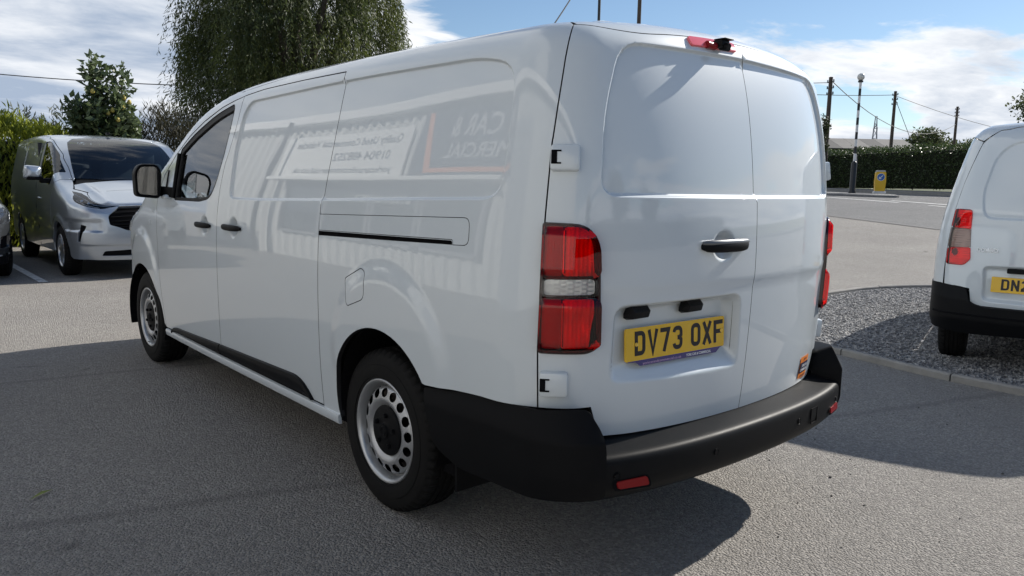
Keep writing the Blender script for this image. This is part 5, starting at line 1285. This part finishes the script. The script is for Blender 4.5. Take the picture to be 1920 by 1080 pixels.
for (y0, y1) in ((6.2, 8.1), (8.3, 10.2), (10.4, 12.3), (12.5, 14.4)):
    w_ = MB().box((.09, (y0+y1)/2, 1.75), (.08, y1-y0, 1.75)).build('office_window', OFG, bd)
    fm = MB()
    for (cy_, cz_, a, b) in (((y0+y1)/2, 2.62, y1-y0+.1, .09), ((y0+y1)/2, .88, y1-y0+.1, .09), (y0, 1.75, .08, 1.8), (y1, 1.75, .08, 1.8)): fm.box((.12, cy_, cz_), (.10, a, b))
    fm.build('window_frame', mat('frame_grey', (.22, .22, .23), .5), w_)
text_obj('window_lettering', '01904 488252', .34, TM @ Matrix.Translation((8.6, 2.14, -.02)), WHTP, bd, width=2.6, bold=.006)
MB().box((.25, 10.3, 2.82), (.55, 9.2, .12), bev=.02).build('canopy', WHTP, bd)
MB().tube([(.45, 15.0, 0), (.45, 15.0, 4.7)], .06, 10).build('downpipe', BLKP, bd, 60)
dr = MB().box((.07, 2.8, 2.0), (.06, 4.2, 4.0)); dr.build('roller_door', mat('door_grey', (.30, .31, .33), .5), bd)
for i in range(12): MB().box((.105, 2.8, .2+i*.33), (.02, 4.15, .28)).build('door_slat', MATS['door_grey'], bd)
# ================================================================== other vehicles
def make_dom(side, xc, yc, ZC):
    def dom(u, v):
        u = np.asarray(u, float); v = np.asarray(v, float); w = 2*xc
        yb_ = np.maximum(u, yc); yb_ = np.where(u < -w-yc, yc+(-w-yc-u), yb_); zc_ = ZC(yb_)
        psi = np.clip((yc-u)/yc, 0, 1)*np.pi/2+np.clip((-w-u)/yc, 0, 1)*np.pi/2
        phi = np.clip((v-zc_)/.5, 0, 1)*np.pi/2+np.clip((v-zc_-.5-w)/.5, 0, 1)*np.pi/2
        xo = -xc+np.clip(-u, 0, w)+np.clip(v-zc_-.5, 0, w); zo = np.minimum(v, zc_)-np.maximum(v-zc_-1-w, 0)
        return np.stack([xo*(-side), yb_, zo], -1), np.stack([np.cos(psi)*np.cos(phi)*side, -np.sin(psi)*np.cos(phi), np.sin(phi)], -1)
    return dom
def sym(pts): return pts+[(-.9-u, v) for u, v in pts[::-1]]
def alloy_wheel(R, w, spokes, m, dark=False):
    mb = MB(); rr = R*.64
    mb.lathe([(rr*.93, .05), (rr*.95, .0), (rr*.97, -.02), (rr, -.026), (rr+.006, -.018), (rr+.004, .0)], (0, 0, 0), 48, 'X')
    for k in range(spokes):
        a = 2*math.pi*k/spokes; d = Vector((0, math.cos(a), math.sin(a))); t = Vector((0, -math.sin(a), math.cos(a)))
        V = []
        for (q, wd, x) in ((.04, .030, -.012), (rr*.55, .020, -.016), (rr*.95, .024, -.010)):
            for s in (-1, 1): V.append(d*q+t*s*wd+Vector((x, 0, 0)))
            for s in (-1, 1): V.append(d*q+t*s*wd*1.2+Vector((x+.03, 0, 0)))
        F = []
        for b in (0, 4): F += [(b, b+1, b+5, b+4), (b, b+4, b+6, b+2), (b+1, b+3, b+7, b+5)]
        mb.add(V, F)
    mb.lathe([(0, -.024), (.03, -.022), (.055, -.012), (.06, .02)], (0, 0, 0), 20, 'X')
    wh = mb.build('wheel', m, None, 40); tv, tf = tyre_geo(R, w, rr+.002); ty = mesh_obj('tyre', tv, tf, TYRE, wh, smooth=24)
    bk_ = MB(); bk_.lathe([(0, .06), (rr*.9, .06), (rr*.9, .08), (0, .08)], (0, 0, 0), 32, 'X'); bk_.build('brake_disc', DARK, wh)
    return wh
CARGL = glass_mix('car_glass', (.36, .43, .46), 1.55); CARGL2 = glass_mix('headlamp_cover', (.75, .78, .8), 1.4)

# ---- silver van (front towards the camera)
cWz = spl([(.2, .95), (.5, .985), (.9, 1.0), (1.2, .985), (1.5, .93), (1.75, .87), (1.95, .82), (2.1, .78)])
cWy = spl([(-.2, -.17), (.1, -.10), (.35, -.055), (.8, -.015), (1.5, 0), (4, 0), (5.2, -.03)])
cY0 = spl([(.2, .09), (.35, .03), (.6, .0), (.85, .02), (1.0, .07), (1.15, .2), (1.3, .4)])
cT0 = spl([(-.1, .93), (.15, 1.02), (.5, 1.15), (.8, 1.25), (.95, 1.32), (1.2, 1.49), (1.6, 1.74), (1.95, 1.90), (2.4, 1.985), (3, 2.015), (5.2, 1.99)])
def cus_f(P):
    x, y, z = P[..., 0], P[..., 1], P[..., 2]
    fs = np.abs(x)-(cWz(z)+cWy(y)); fr = cY0(z)+.16*x*x+.14*x**4-y
    ft = z-(cT0(y-.13*x*x*sst(3, 1, y))-.06*x*x)
    return rmax(rmax(fs, fr, .20), ft*.93, .08)
def cus_D(P):
    x, y, z = P[:, 0], np.asarray(P[:, 1]), P[:, 2]; ax = np.abs(x); d = np.zeros(len(P))
    d += .014*np.exp(-((z-.60)/.06)**2)*(ax > .85)*sst(.4, 1.0, y)                      # lower side scallop
    d -= .018*np.exp(-((ax-.50-.16*y)/.05)**2)*(z > .98)*sst(.05, .2, y)*sst(1.0, .85, y)   # bonnet ribs
    d += .030*sst(.62, .66, z)*sst(.80, .74, z)*sst(.60, .70, ax)*(y < .6)              # recess beside grille
    d += .016*sst(.46, .44, z)*sst(.9, .8, ax)*(y < .6)
    r = np.hypot(y-.93, z-.36); d -= .016*sst(.50, .43, r)*(ax > .8)
    return d
cZ = lambda u: np.interp(u, [.6, 1.0, 1.5, 2.2], [.75, .95, 1.25, 1.5])
def cv(u, dv): return (u, float(cZ(u))+dv)
cS = Skin(cus_f, cus_D, make_dom(-1, .45, .6, cZ)); cSr = Skin(cus_f, cus_D, make_dom(1, .45, .6, cZ))
sv = empty('parked_van', (.60, 9.47, 0), label='silver van parked nose-on at the left, with black grille and dark windscreen', cat='van')
arF = (.93, .36, .405, .385); arB = (4.03, .36, .405, .385)
ap = [(arF[0]-arF[2]*math.cos(t), arF[1]+arF[3]*math.sin(t)) for t in np.linspace(R_(-8), R_(188), 24)]
HLc = rounded([(.74, 1.045), (.43, 1.026), (.14, .902), (-.03, .892), (.03, .880), (.14, .860), (.30, .880), (.44, .915)], [.02, .04, .05, .008, .02, .03, .05, .03])
HLr = np.array([(-.9-u, v) for u, v in HLc])
GRc = rounded(sym([(-.02, .885), (.086, .805), (.072, .725), (-.10, .650)]), [.02, .02, .02, .03, .03, .02, .02, .02])
SLc = rounded([(.345, .726), (.287, .708), (.350, .486), (.386, .498)], .012); SLr = np.array([(-.9-u, v) for u, v in SLc])
INc = rounded(sym([(.128, .375), (.16, .305)])[:2]+[(-.9-.16, .305), (-.9-.128, .375), (-.45, .412)], .02)
hood_line = [(.80, float(cZ(.8))+.235), (.60, 1.075), (.43, 1.036), (.15, .912), (-.03, .900), (-.25, .900)]
front = sym([(-.45, .245), (.12, .248), (.49, .262)]+ap+[(1.36, .36), (1.37, .9), (1.295, 1.10), (1.115, 1.19), cv(1.06, .252), cv(1.0, .25)]+hood_line)
front = [p for i, p in enumerate(front) if i == 0 or np.linalg.norm(np.array(p)-np.array(front[i-1])) > 1e-4]
cS.panel('front_body', np.array(front), SILVER, sv, holes=[HLc, HLr, GRc, SLc, SLr, INc], res=.03, gap=.002, lip=.04)
bon = sym([(.598, 1.080), (.43, 1.041), (.15, .917), (-.03, .905), (-.25, .905)]); bon = np.array([(.6, 1.245)]+bon+[(-1.5, 1.245)])
bn_o = cS.panel('bonnet', bon, SILVER, sv, gap=0, res=.03, lip=.02)
cS.panel('bonnet_rear', np.array([cv(.6, .34), cv(.8, .245), cv(.93, .25), cv(.93, 1.65), cv(.8, 1.655), cv(.6, 1.56)]), SILVER, bn_o, gap=0, res=.04, lip=0)
cS.panel('wiper_cowl', np.array([cv(.93, .25), cv(1.06, .28), cv(1.0, .6), cv(.97, .95), cv(1.0, 1.3), cv(1.06, 1.62), cv(.93, 1.65)]), BLKPL, sv, gap=0, off=-.01, res=.05, lip=0)
cS.panel('windscreen', rounded([cv(1.075, .272), cv(1.5, .316), cv(1.9, .374), cv(2.04, .43), cv(2.10, .6), cv(2.12, .95), cv(2.10, 1.3), cv(2.04, 1.47), cv(1.9, 1.526), cv(1.5, 1.584), cv(1.075, 1.628), cv(.96, 1.3), cv(.94, .95), cv(.96, .6)], .03), CARGL, sv, gap=0, off=-.002, res=.05, lip=0)
for S_ in (cS, cSr):
    pa = [cv(1.065, .256), cv(1.3, .271), cv(1.58, .285), cv(2.05, .291), cv(2.3, .295), (4.9, 1.797), (4.9, 1.83), cv(2.32, .335), cv(2.09, .40), cv(2.04, .43), cv(1.9, .374), cv(1.5, .316), cv(1.075, .272)]
    S_.panel('a_pillar', np.array(pa), SILVER, sv, gap=.001, res=.04, lip=.03)
    dwin = rounded([cv(1.21, .236), cv(1.58, .264), cv(2.02, .272), (2.25, 1.735), (2.33, 1.40), (2.2, 1.27), (1.40, 1.225)], [.03, .05, .1, .04, .05, .05, .05])
    rwin = rounded([(2.50, 1.74), (3.7, 1.745), (3.78, 1.40), (2.56, 1.38)], .05)
    abk = [(arB[0]-arB[2]*math.cos(t), arB[1]+arB[3]*math.sin(t)) for t in np.linspace(R_(-8), R_(188), 20)]
    sp_ = S_.panel('side_body', np.array([(1.37, .30)]+[(3.60, .30)]+abk+[(4.5, .30), (4.95, .32), (4.95, 1.793), cv(2.3, .292), cv(2.05, .288), cv(1.58, .282), cv(1.3, .268), cv(1.08, .254), (1.12, 1.193), (1.30, 1.102), (1.375, .9)]), SILVER, sv, holes=[dwin, rwin], res=.04, gap=.002, lip=.03)
    S_.panel('side_window', dwin, CARGL, sv, gap=-.004, off=-.008, res=.06, lip=0)
    S_.panel('window_blank', rwin, SILVER, sv, gap=.0, off=-.006, res=.06, lip=0)
    for (uu) in (2.38,):
        q, n_ = S_.at([(uu, v) for v in (.32, .6, .9, 1.2, 1.5, 1.70)]); MB().tube([tuple(a) for a in q], .005, 5).build('door_gap', DARK, sv)
cS.panel('roof', np.array([cv(2.32, .335), (4.95, 1.83), (4.95, 3.07), cv(2.32, 1.565), cv(2.09, 1.50), cv(2.05, 1.47), cv(2.11, 1.3), cv(2.13, .95), cv(2.11, .6), cv(2.05, .43), cv(2.09, .40)]), SILVER, sv, gap=.001, res=.08, lip=.02)
HSG = mat('headlamp_housing', (.02, .021, .023), .15, coat=1); DRL = mat('drl_white', (.80, .82, .84), .15, coat=1)
for H_ in (HLc, HLr):
    s = 1 if H_ is HLc else -1
    hl = cS.panel('headlight', H_, DARK, sv, gap=0, off=-.022, res=.03, lip=0, relief=False)
    cS.panel('headlamp_lens', H_, CARGL2, hl, gap=0, off=.0, res=.03, lip=0, relief=False)
    for ln_ in ([(.66, 1.012), (.44, .985), (.22, .905), (.05, .885)], [(.44, .935), (.30, .895), (.16, .872)]):
        pts_ = [(u, v) if s > 0 else (-.9-u, v) for u, v in ln_]; q, n_ = cS.at(pts_, -.012); MB().tube([tuple(a) for a in q], [.007]*len(pts_), 6).build('light_strip', DRL, hl, 60)
    for (u, v) in ((.30, .935), (.41, .955)):
        q, n_ = cS.at([(u if s > 0 else -.9-u, v)], -.016); lb = MB().lathe([(0, .012), (.018, .008), (.026, -.004)], (0, 0, 0), 14); Rq = Vector(n_[0]).to_track_quat('Z', 'Y').to_matrix(); lb.v = [tuple(Rq @ Vector(p)+Vector(q[0])) for p in lb.v]; lb.build('lamp_bowl', CHROME, hl, 60)
gr = cS.panel('grille', GRc, DARK, sv, gap=-.005, off=-.035, res=.04, lip=0, relief=False)
for v in np.linspace(.672, .865, 7):
    ul = np.interp(v, [.65, .725, .805, .885], [-.11, .062, .076, -.03])-.012
    q, n_ = cS.at([(u, v) for u in np.linspace(ul, -.9-ul, 22)], -.010); V = []
    for a in q: V += [tuple(a+np.array([0, .0, .010])), tuple(a+np.array([0, -.010, 0])), tuple(a+np.array([0, .0, -.010]))]
    F = [(3*i+j, 3*i+3+j, 3*i+4+j, 3*i+1+j) for i in range(21) for j in range(2)]; MB().add(V, F).build('grille_slat', BLKPL, gr, 30)
q, n_ = cS.at([(u, .888) for u in np.linspace(-.03, -.87, 16)], .002); MB().tube([tuple(a) for a in q], .008, 6).build('grille_trim', CHROME, gr, 60)
em = MB(); em.lathe([(0, -.012), (.8, -.010), (.92, -.014), (1, -.008), (1, .006)], (0, 0, 0), 28, 'Y'); q, n_ = cS.at([(-.45, .80)], .004); em.v = [(p[0]*.115+q[0][0], p[1]+q[0][1], p[2]*.048+q[0][2]) for p in em.v]; em.build('grille_badge', [mat('badge_blue', (.01, .03, .14), .2, coat=1)], gr, 40)
for S2 in (SLc, SLr): cS.panel('air_slot', S2, DARK, sv, gap=-.003, off=-.03, res=.03, lip=0, relief=False)
cS.panel('lower_intake', INc, DARK, sv, gap=-.003, off=-.03, res=.05, lip=0, relief=False)
pl_ = MB(); pl_.box((0, -.012, .525), (.52, .008, .111), bev=.003); fpl = pl_.build('number_plate', mat('plate_white', (.75, .75, .74), .3), sv)
MB().box((0, 2.9, .30), (1.7, 4.1, .12)).build('underbody', DARK, sv); MB().box((0, .95, .75), (1.50, .85, .05)).build('wheel_housing', DARK, sv); MB().box((0, 2.6, 1.1), (1.8, .04, 1.5)).build('bulkhead', MATS['trim_grey'], sv)
MB().box((0, .50, .55), (1.5, .04, .6)).build('radiator_panel', DARK, sv)
ds = MB(); ds.prism([(1.10, .8), (1.06, 1.18), (1.30, 1.30), (1.65, 1.26), (1.70, .8)], 'X', -.82, .82); ds.build('dashboard', BLKPL, sv)
for sx in (-.50, .10, .52):
    st_ = MB().box((sx, 2.25, 1.25), (.46, .15, .65), bev=.05); st_.box((sx, 2.27, 1.66), (.27, .10, .19), bev=.04); st_.build('cab_seat', mat('seat_grey', (.10, .105, .115), .9), sv, 40)
sw = MB(); sw.lathe([(.185+.015*math.cos(a), .015*math.sin(a)) for a in np.linspace(0, 2*math.pi, 9)[:-1]], (0, 0, 0), 28, closed=True); sw.box((0, 0, 0), (.34, .05, .02)); Rt = Matrix.Rotation(R_(-62), 3, 'X'); sw.v = [tuple(Rt @ Vector(q)+Vector((-.48, 1.72, 1.30))) for q in sw.v]; sw.build('steering_wheel', BLKPL, sv, 50)
MB().box((-.02, 1.86, 1.76), (.24, .03, .07), bev=.012).build('rear_view_mirror', BLKPL, sv, 40)
for s in (-1, 1):
    q = rounded([(-.125, -.09), (.10, -.10), (.11, .09), (-.10, .105)], .04, 5); V = []; F = []; nq = len(q)
    for (dy, sc) in ((.05, .93), (.03, 1), (-.03, .97), (-.07, .75), (-.085, .2)):
        for p in q: V.append((s*1.16+p[0]*sc*s*-1, 1.52+dy, 1.395+p[1]*sc))
    F = [(r*nq+i, r*nq+(i+1) % nq, (r+1)*nq+(i+1) % nq, (r+1)*nq+i) for r in range(4) for i in range(nq)]+[tuple(range(nq))]+[tuple(4*nq+i for i in range(nq))]
    dm = MB().add(V, F).build('door_mirror', SILVER, sv, 50)
    MB().box((s*1.145, 1.505, 1.318), (.20, .13, .055), bev=.02).build('mirror_base', BLKPL, dm, 40); MB().box((s*.99, 1.50, 1.285), (.20, .08, .07), bev=.02).build('mirror_arm', BLKPL, dm, 40)
for z, y in ((1.12, 2.25), (.98, 2.32)):
    pass
q, n_ = smooth_at(cS, [(y, 1.03) for y in np.linspace(2.02, 2.26, 9)]); bar_handle('door_handle', q, n_, .012, .016, SILVER, sv, .02)
MB().box((0, 2.3, 2.02), (.05, .10, .03), bev=.01).build('roof_aerial', BLKPL, sv)
wl_ = alloy_wheel(.345, .215, 10, ALLOY)
place_wheels(sv, [(-.955, .93, .343, -1, .1), (-.955, 4.03, .343, -1, .3), (.955, .93, .343, 1, .4), (.955, 4.03, .343, 1, .5)], wl_)

# ---- dark grey car at the left edge
gWz = spl([(.2, .86), (.5, .90), (.8, .915), (1.0, .90), (1.3, .80), (1.6, .66)]); gWy = spl([(-.2, -.20), (.1, -.12), (.4, -.05), (.9, -.01), (3, 0), (4.4, -.06)])
gY0 = spl([(.2, .10), (.4, .02), (.6, .0), (.8, .03), (.95, .14), (1.1, .35)]); gT0 = spl([(-.1, .86), (.2, .96), (.6, 1.04), (1.1, 1.10), (1.3, 1.18), (1.7, 1.42), (2.1, 1.58), (2.6, 1.64), (3.5, 1.60), (4.4, 1.45)])
def gre_f(P):
    x, y, z = P[..., 0], P[..., 1], P[..., 2]
    fs = np.abs(x)-(gWz(z)+gWy(y)); fr = gY0(z)+.14*x*x+.12*x**4-y; ft = z-(gT0(y-.1*x*x*sst(3, 1, y))-.08*x*x); fb_ = y-4.3
    return rmax(rmax(rmax(fs, fr, .16), fb_, .15), ft*.95, .09)
gZ = lambda u: np.interp(u, [.55, 1.1, 1.6, 2.2], [.62, .72, .95, 1.15])
gS = Skin(gre_f, None, make_dom(-1, .45, .55, gZ)); gSr = Skin(gre_f, None, make_dom(1, .45, .55, gZ))
gc = empty('parked_car', (-1.83, 9.86, 0), label='dark grey car whose front corner shows at the left edge beside the silver van', cat='car')
def gv(u, d): return (u, float(gZ(u))+d)
gap_ = [(.88-.37*math.cos(t), .34+.37*math.sin(t)) for t in np.linspace(R_(-5), R_(185), 20)]; gab = [(3.45-.37*math.cos(t), .34+.37*math.sin(t)) for t in np.linspace(R_(-5), R_(185), 20)]
for S_ in (gS, gSr):
    ghl = rounded([(.50, .80), (.20, .79), (.08, .72), (.20, .69), (.44, .72)], .02); gfog = rounded([(.36, .60), (.20, .58), (.20, .42), (.38, .44)], .03)
    gwin = rounded([gv(1.55, .12), gv(2.2, .28), gv(3.2, .30), gv(3.5, .12)], .04)
    S_.panel('body_panel', np.array([(-.449, .22), (.40, .24), (.50, .30)]+gap_+[(1.3, .26), (3.05, .26)]+gab+[(3.9, .28), (4.2, .30), (4.2, 1.3), gv(3.0, .34), gv(2.2, .33), gv(1.4, .16), gv(.9, .30), (.56, 1.02), (.3, .96), (-.449, .95)]), GREYCAR, gc, holes=[ghl, gfog, gwin], gap=.0, res=.04, lip=.03)
    h2 = S_.panel('headlight', ghl, HSG, gc, gap=-.003, off=-.006, res=.03, lip=0); S_.panel('fog_recess', gfog, DARK, gc, gap=-.003, off=-.03, res=.03, lip=0)
    q, n_ = S_.at([(.45, .765), (.22, .765), (.12, .735)], -.002); MB().tube([tuple(a) for a in q], .006, 6).build('light_strip', DRL, h2)
    S_.panel('side_window', gwin, CARGL, gc, gap=-.003, off=-.006, res=.06, lip=0)
    q, n_ = S_.at([(.40, .345), (.2, .335), (-.1, .335), (-.449, .335)], .006); MB().tube([tuple(a) for a in q], .010, 6).build('bumper_trim', ALLOY, gc, 60)
    S_.panel('lower_bumper', np.array([(-.449, .20), (.42, .22), (.47, .30), (.42, .325), (-.449, .315)]), BLKPL, gc, gap=0, off=.004, res=.05, lip=.02)
gS.panel('bonnet', np.array([(.55, 1.118)]+sym([(.55, 1.02), (.3, .965), (-.25, .955)])+[(-1.45, 1.118)]), GREYCAR, gc, gap=0, res=.05, lip=.02)
gS.panel('bonnet_rear', np.array([gv(.55, .30), gv(1.25, .28), gv(1.25, 1.62), gv(.55, 1.6)]), GREYCAR, gc, gap=0, res=.06, lip=0)
gS.panel('windscreen', np.array([gv(1.27, .28), gv(2.1, .34), gv(2.1, 1.56), gv(1.27, 1.62)]), CARGL, gc, gap=0, res=.08, lip=0)
gS.panel('roof', np.array([gv(2.12, .34), gv(4.0, .36), gv(4.0, 1.54), gv(2.12, 1.56)]), GREYCAR, gc, gap=0, res=.1, lip=.02)
gS.panel('grille', rounded(sym([(-.10, .76), (-.05, .55)]), .03), DARK, gc, gap=0, off=.002, res=.06, lip=.0)
MB().box((0, 2.2, .30), (1.6, 3.9, .12)).build('underbody', DARK, gc); MB().box((0, .9, .70), (1.4, .8, .04)).build('wheel_housing', DARK, gc)
wg = alloy_wheel(.34, .22, 5, ALLOY); place_wheels(gc, [(-.87, .88, .338, -1, .1), (.87, .88, .338, 1, .6), (-.87, 3.45, .338, -1, .1), (.87, 3.45, .338, 1, .6)], wg)

# ---- small white van at the right
mWz = spl([(.2, .88), (.4, .905), (.6, .92), (.9, .922), (1.1, .905), (1.3, .868), (1.5, .82), (1.7, .765), (1.9, .71)]); mWy = spl([(-.2, -.07), (0, -.05), (.4, -.015), (1, 0), (3, 0), (4, -.05), (4.6, -.2)])
mY0 = spl([(.2, .08), (.5, .02), (.8, .015), (1.0, .03), (1.2, .06), (1.5, .13), (1.7, .20), (1.85, .27), (2, .33)]); mT0 = spl([(-.1, 1.83), (.3, 1.88), (1, 1.895), (2.2, 1.86), (2.8, 1.72), (3.3, 1.40), (3.7, 1.12), (4.3, .95)])
def com_f(P):
    x, y, z = P[..., 0], P[..., 1], P[..., 2]
    fs = np.abs(x)-(mWz(z)+mWy(y)); fr = mY0(z)+.12*x*x+.1*x**4-y; ft = z-(mT0(y)-.08*x*x); ff = y-4.35+.15*x*x
    return rmax(rmax(rmax(fs, fr, .13), ff, .15), ft*.95, .11)
EMB_C = rounded([(-.46, 1.722), (-.56, 1.62), (-.618, 1.36), (-.60, 1.168), (0, 1.165), (.60, 1.168), (.618, 1.36), (.56, 1.62), (.46, 1.722), (0, 1.73)], [.07, .1, .06, .07, 0, .07, .06, .1, .07, 0])
REC_C = rounded([(-.575, .825), (-.565, .565), (-.04, .555), (-.04, .835)], .05)
def com_D(P):
    x, z = P[:, 0], P[:, 2]; d = np.zeros(len(P)); k = (P[:, 1] < .5) & (np.abs(x) < .75); xz = P[:, [0, 2]]
    q = k & (z > 1.1)
    if q.any(): d[q] += .012*sst(.010, -.012, sdist(xz[q], EMB_C))
    q = k & (z < .9) & (x < .05) & (z > .5)
    if q.any(): d[q] += .030*sst(.006, -.030, sdist(xz[q], REC_C))
    return d
mZ = lambda u: np.full_like(np.asarray(u, float), 1.35)
mS = Skin(com_f, com_D, make_dom(-1, .45, .55, mZ)); mSr = Skin(com_f, com_D, make_dom(1, .45, .55, mZ))
cb = empty('compact_van', (3.80, -.135, 0), -R_(75), label='small white van at the right edge standing on the gravel, its tail facing the viewer', cat='van')
def c_rear_uv(pts):
    pts = np.asarray(pts, float); O = np.stack([pts[:, 0], np.full(len(pts), .7), pts[:, 1]], 1); P = hit(com_f, O, np.tile([0., -1, 0], (len(pts), 1))); out = []
    for x, y, z in P:
        if x <= -.45: psi = math.atan2(.55-y, -.45-x); u = .55-psi/(math.pi/2)*.55; hd = math.hypot(.55-y, -.45-x)
        else: u = -.45-x; hd = .55-y
        out.append((u, z if z < 1.35 else 1.35+.5*math.atan2(z-1.35, hd)/(math.pi/2)))
    return np.array(out)
fe = offs_pts(EMB_C, [.01, .003, -.004, -.012, .016], .02); fe = c_rear_uv(fe[fe[:, 0] < -.004]); fp = c_rear_uv(offs_pts(REC_C, [-.006, .002, .010, .018, .026, .034], .02))
LAMPC = rounded([(.262, 1.235), (.176, 1.232), (.170, 1.19), (.145, .865), (.175, .815), (.255, .815), (.262, .99)], [.01, .02, .03, .03, .03, .01, .0])
arC = [(.98-.36*math.cos(t), .34+.37*math.sin(t)) for t in np.linspace(R_(160), R_(8), 22)]; arC = [(.86+.37*math.cos(t), .34+.38*math.sin(t)) for t in np.linspace(R_(150), R_(-10), 22)]
for S_ in (mS, mSr):
    lamp_h = inset(LAMPC, .003)
    rdoor = np.array([(-.45, .515), (-.2, .528), (.08, .528), (.128, .545), (.138, .650), (.20, .660), (.258, .668), (.266, .9), (.268, 1.25), (.262, 1.40), (.235, 1.615), (.15, 1.69), (0, 1.708), (-.2, 1.712), (-.45, 1.713)])
    dr_ = S_.panel('rear_door', rdoor, WHITE, cb, holes=[lamp_h], feats=[fe, fp] if S_ is mS else [fe], res=.035, gap=.0008)
    S_.panel('side_panel', np.array([(.2672, .668), (.5, .66), (.62, .60)]+arC+[(1.36, .30), (3.9, .30), (3.9, 1.1), (3.2, 1.42), (2.7, 1.60), (.45, 1.66), (.24, 1.622), (.2635, 1.40), (.2692, 1.25), (.2675, .9)]), WHITE, cb, res=.06, gap=.0, lip=.03)
    tl = S_.panel('tail_light', LAMPC, LAMPBLK, cb, gap=0, off=-.02, res=.03, lip=0, relief=False)
    Sr = Skin(com_f, refl_D, S_.dom); Sp = Skin(com_f, None, S_.dom)
    Sr.panel('reflector', inset(LAMPC, .004), REFL, tl, gap=0, off=-.010, res=.010, lip=0)
    c1 = rounded([(.258, 1.228), (.180, 1.226), (.174, 1.19), (.168, 1.09), (.258, 1.10)], .012); c2 = rounded([(.258, 1.094), (.168, 1.084), (.158, .955), (.257, .945)], .012); c3 = rounded([(.257, .940), (.157, .949), (.150, .865), (.178, .820), (.253, .820)], .014)
    for c in (c1, c3): Sp.panel('red_lens', c, LENSR, tl, gap=-.002, off=.010, res=.02, lip=.02)
    Sp.panel('clear_lens', c2, glass_mix('lens_smoke', (.55, .45, .42), 1.5), tl, gap=-.002, off=.008, res=.02, lip=.02)
    def cbum_f(P):
        x, y, z = P[..., 0], P[..., 1], P[..., 2]
        fs = np.abs(x)-(.924+mWy(y)+.006-.3*np.maximum(.40-z, 0)); fr = -.025+.12*x*x+.1*x**4+.35*np.maximum(z-.56, 0)+.4*np.maximum(.42-z, 0)-y
        return rmax(fs, fr, .14)
    Sb = Skin(cbum_f, None, S_.dom)
    Sb.panel('rear_bumper', rounded([(-.449, .525), (.07, .523), (.125, .545), (.150, .655), (.26, .672), (.55, .660), (.63, .60), (.56, .40), (.40, .33), (.12, .31), (-.449, .345)], [0, .03, .03, .03, .03, .03, .03, .05, .05, .03, 0]), BUMPL, cb, gap=0, res=.035, lip=.10)
    q, n_ = Sb.at([(u, .455) for u in np.linspace(.30, -.445, 16)], .0); MB().tube([tuple(a) for a in q], .008, 6).build('bumper_groove', DARK, cb)
    if S_ is mS: cdl = dr_
mS.panel('roof', np.array([(.56, 1.664), (2.7, 1.604), (3.0, 1.75), (3.0, 2.35), (2.7, 2.496), (.56, 2.436+.15)]), WHITE, cb, gap=0, res=.1, lip=.02)
mS.panel('roof_edge', np.array([(.55, 1.664), (.45, 1.664), (.24, 1.628), (.15, 1.696), (0, 1.714), (-.45, 1.719), (-.9, 1.714), (-1.05, 1.696), (-1.14, 1.628), (-1.35, 1.664), (-1.45, 1.664), (-1.45, 1.84), (.55, 1.84)]), WHITE, cb, gap=.0, res=.04, lip=.0, relief=False)
MB().box((0, 2.3, .32), (1.6, 3.6, .14)).build('underbody', DARK, cb); MB().box((0, .5, .38), (1.4, .6, .14), bev=.05).build('spare_carrier', DARK, cb); MB().box((0, 1.0, .78), (1.5, .9, .04)).build('wheel_housing', DARK, cb)
MB().box((0, .62, .85), (1.45, .03, .6)).build('inner_panel', DARK, cb)
cw = copy_tree(wheel0); place_wheels(cb, [(-.825, .80, .325, -1, .3), (.825, .80, .325, 1, .2), (-.855, 3.5, .325, -1, .8), (.855, 3.5, .325, 1, .5)], cw)
for w_ in cb.children:
    if w_.name.startswith('wheel') and not w_.name.startswith('wheel_h'): w_.scale = (.93, .955, .955)
p0 = Vector((-.512, .062, .695)); p1 = Vector((.008, .024, .695)); ex2 = (p1-p0).normalized(); ez2 = Vector((0, math.sin(.05), math.cos(.05))); ey2 = ex2.cross(ez2).normalized()
CM = Matrix(((*ex2,), (*ez2,), (*ey2,))).transposed().to_4x4(); CM.translation = (p0+p1)/2
cpl = flat('number_plate', rrect(.52, .112, .006), -.004, .003, CM, PLATE, cdl)
plate_text('DN2', CM, cpl, -.198, -.038)
flat('plate_mark', np.array([(-.03, -.056), (.04, -.056), (.04, .056), (-.02, .056)]), .0031, .0036, CM, mat('tape_red', (.75, .10, .05), .5), cpl)
q, n_ = smooth_at(mS, c_rear_uv([(-.365, .80)])); MB().box(q[0]+n_[0]*-.004, (.115, .035, .035), rz=-.06, bev=.006).build('plate_lamp', BLKPL, cdl)
v_, f_ = text_geo('COMBO', .042, .135, .002, 'LEFT', .001); T_ = []
for p in v_:
    x = -.622+p[0]; z = .926+p[1]; y = float(mY0(z)+.12*x*x+.1*x**4); T_.append((x, y-.004-p[2], z))
mesh_obj('model_badge', T_, f_, mat('badge_chrome', (.35, .36, .38), .2, metal=1), cdl)

# ---- another white van of the same make, parked out of view by the building (its reflection shows in the cab window)
v2 = empty('reflected_van', (-3.95, 21.2, 0), math.pi, label='second white panel van by the building, seen only mirrored in the cab window', cat='van')
for ch in list(van.children):
    c = ch.copy(); COL.objects.link(c); c.parent = v2
    if ch.name.startswith('front_door') or ch.name.startswith('wheel'):
        for g in ch.children: g2 = g.copy(); COL.objects.link(g2); g2.parent = c
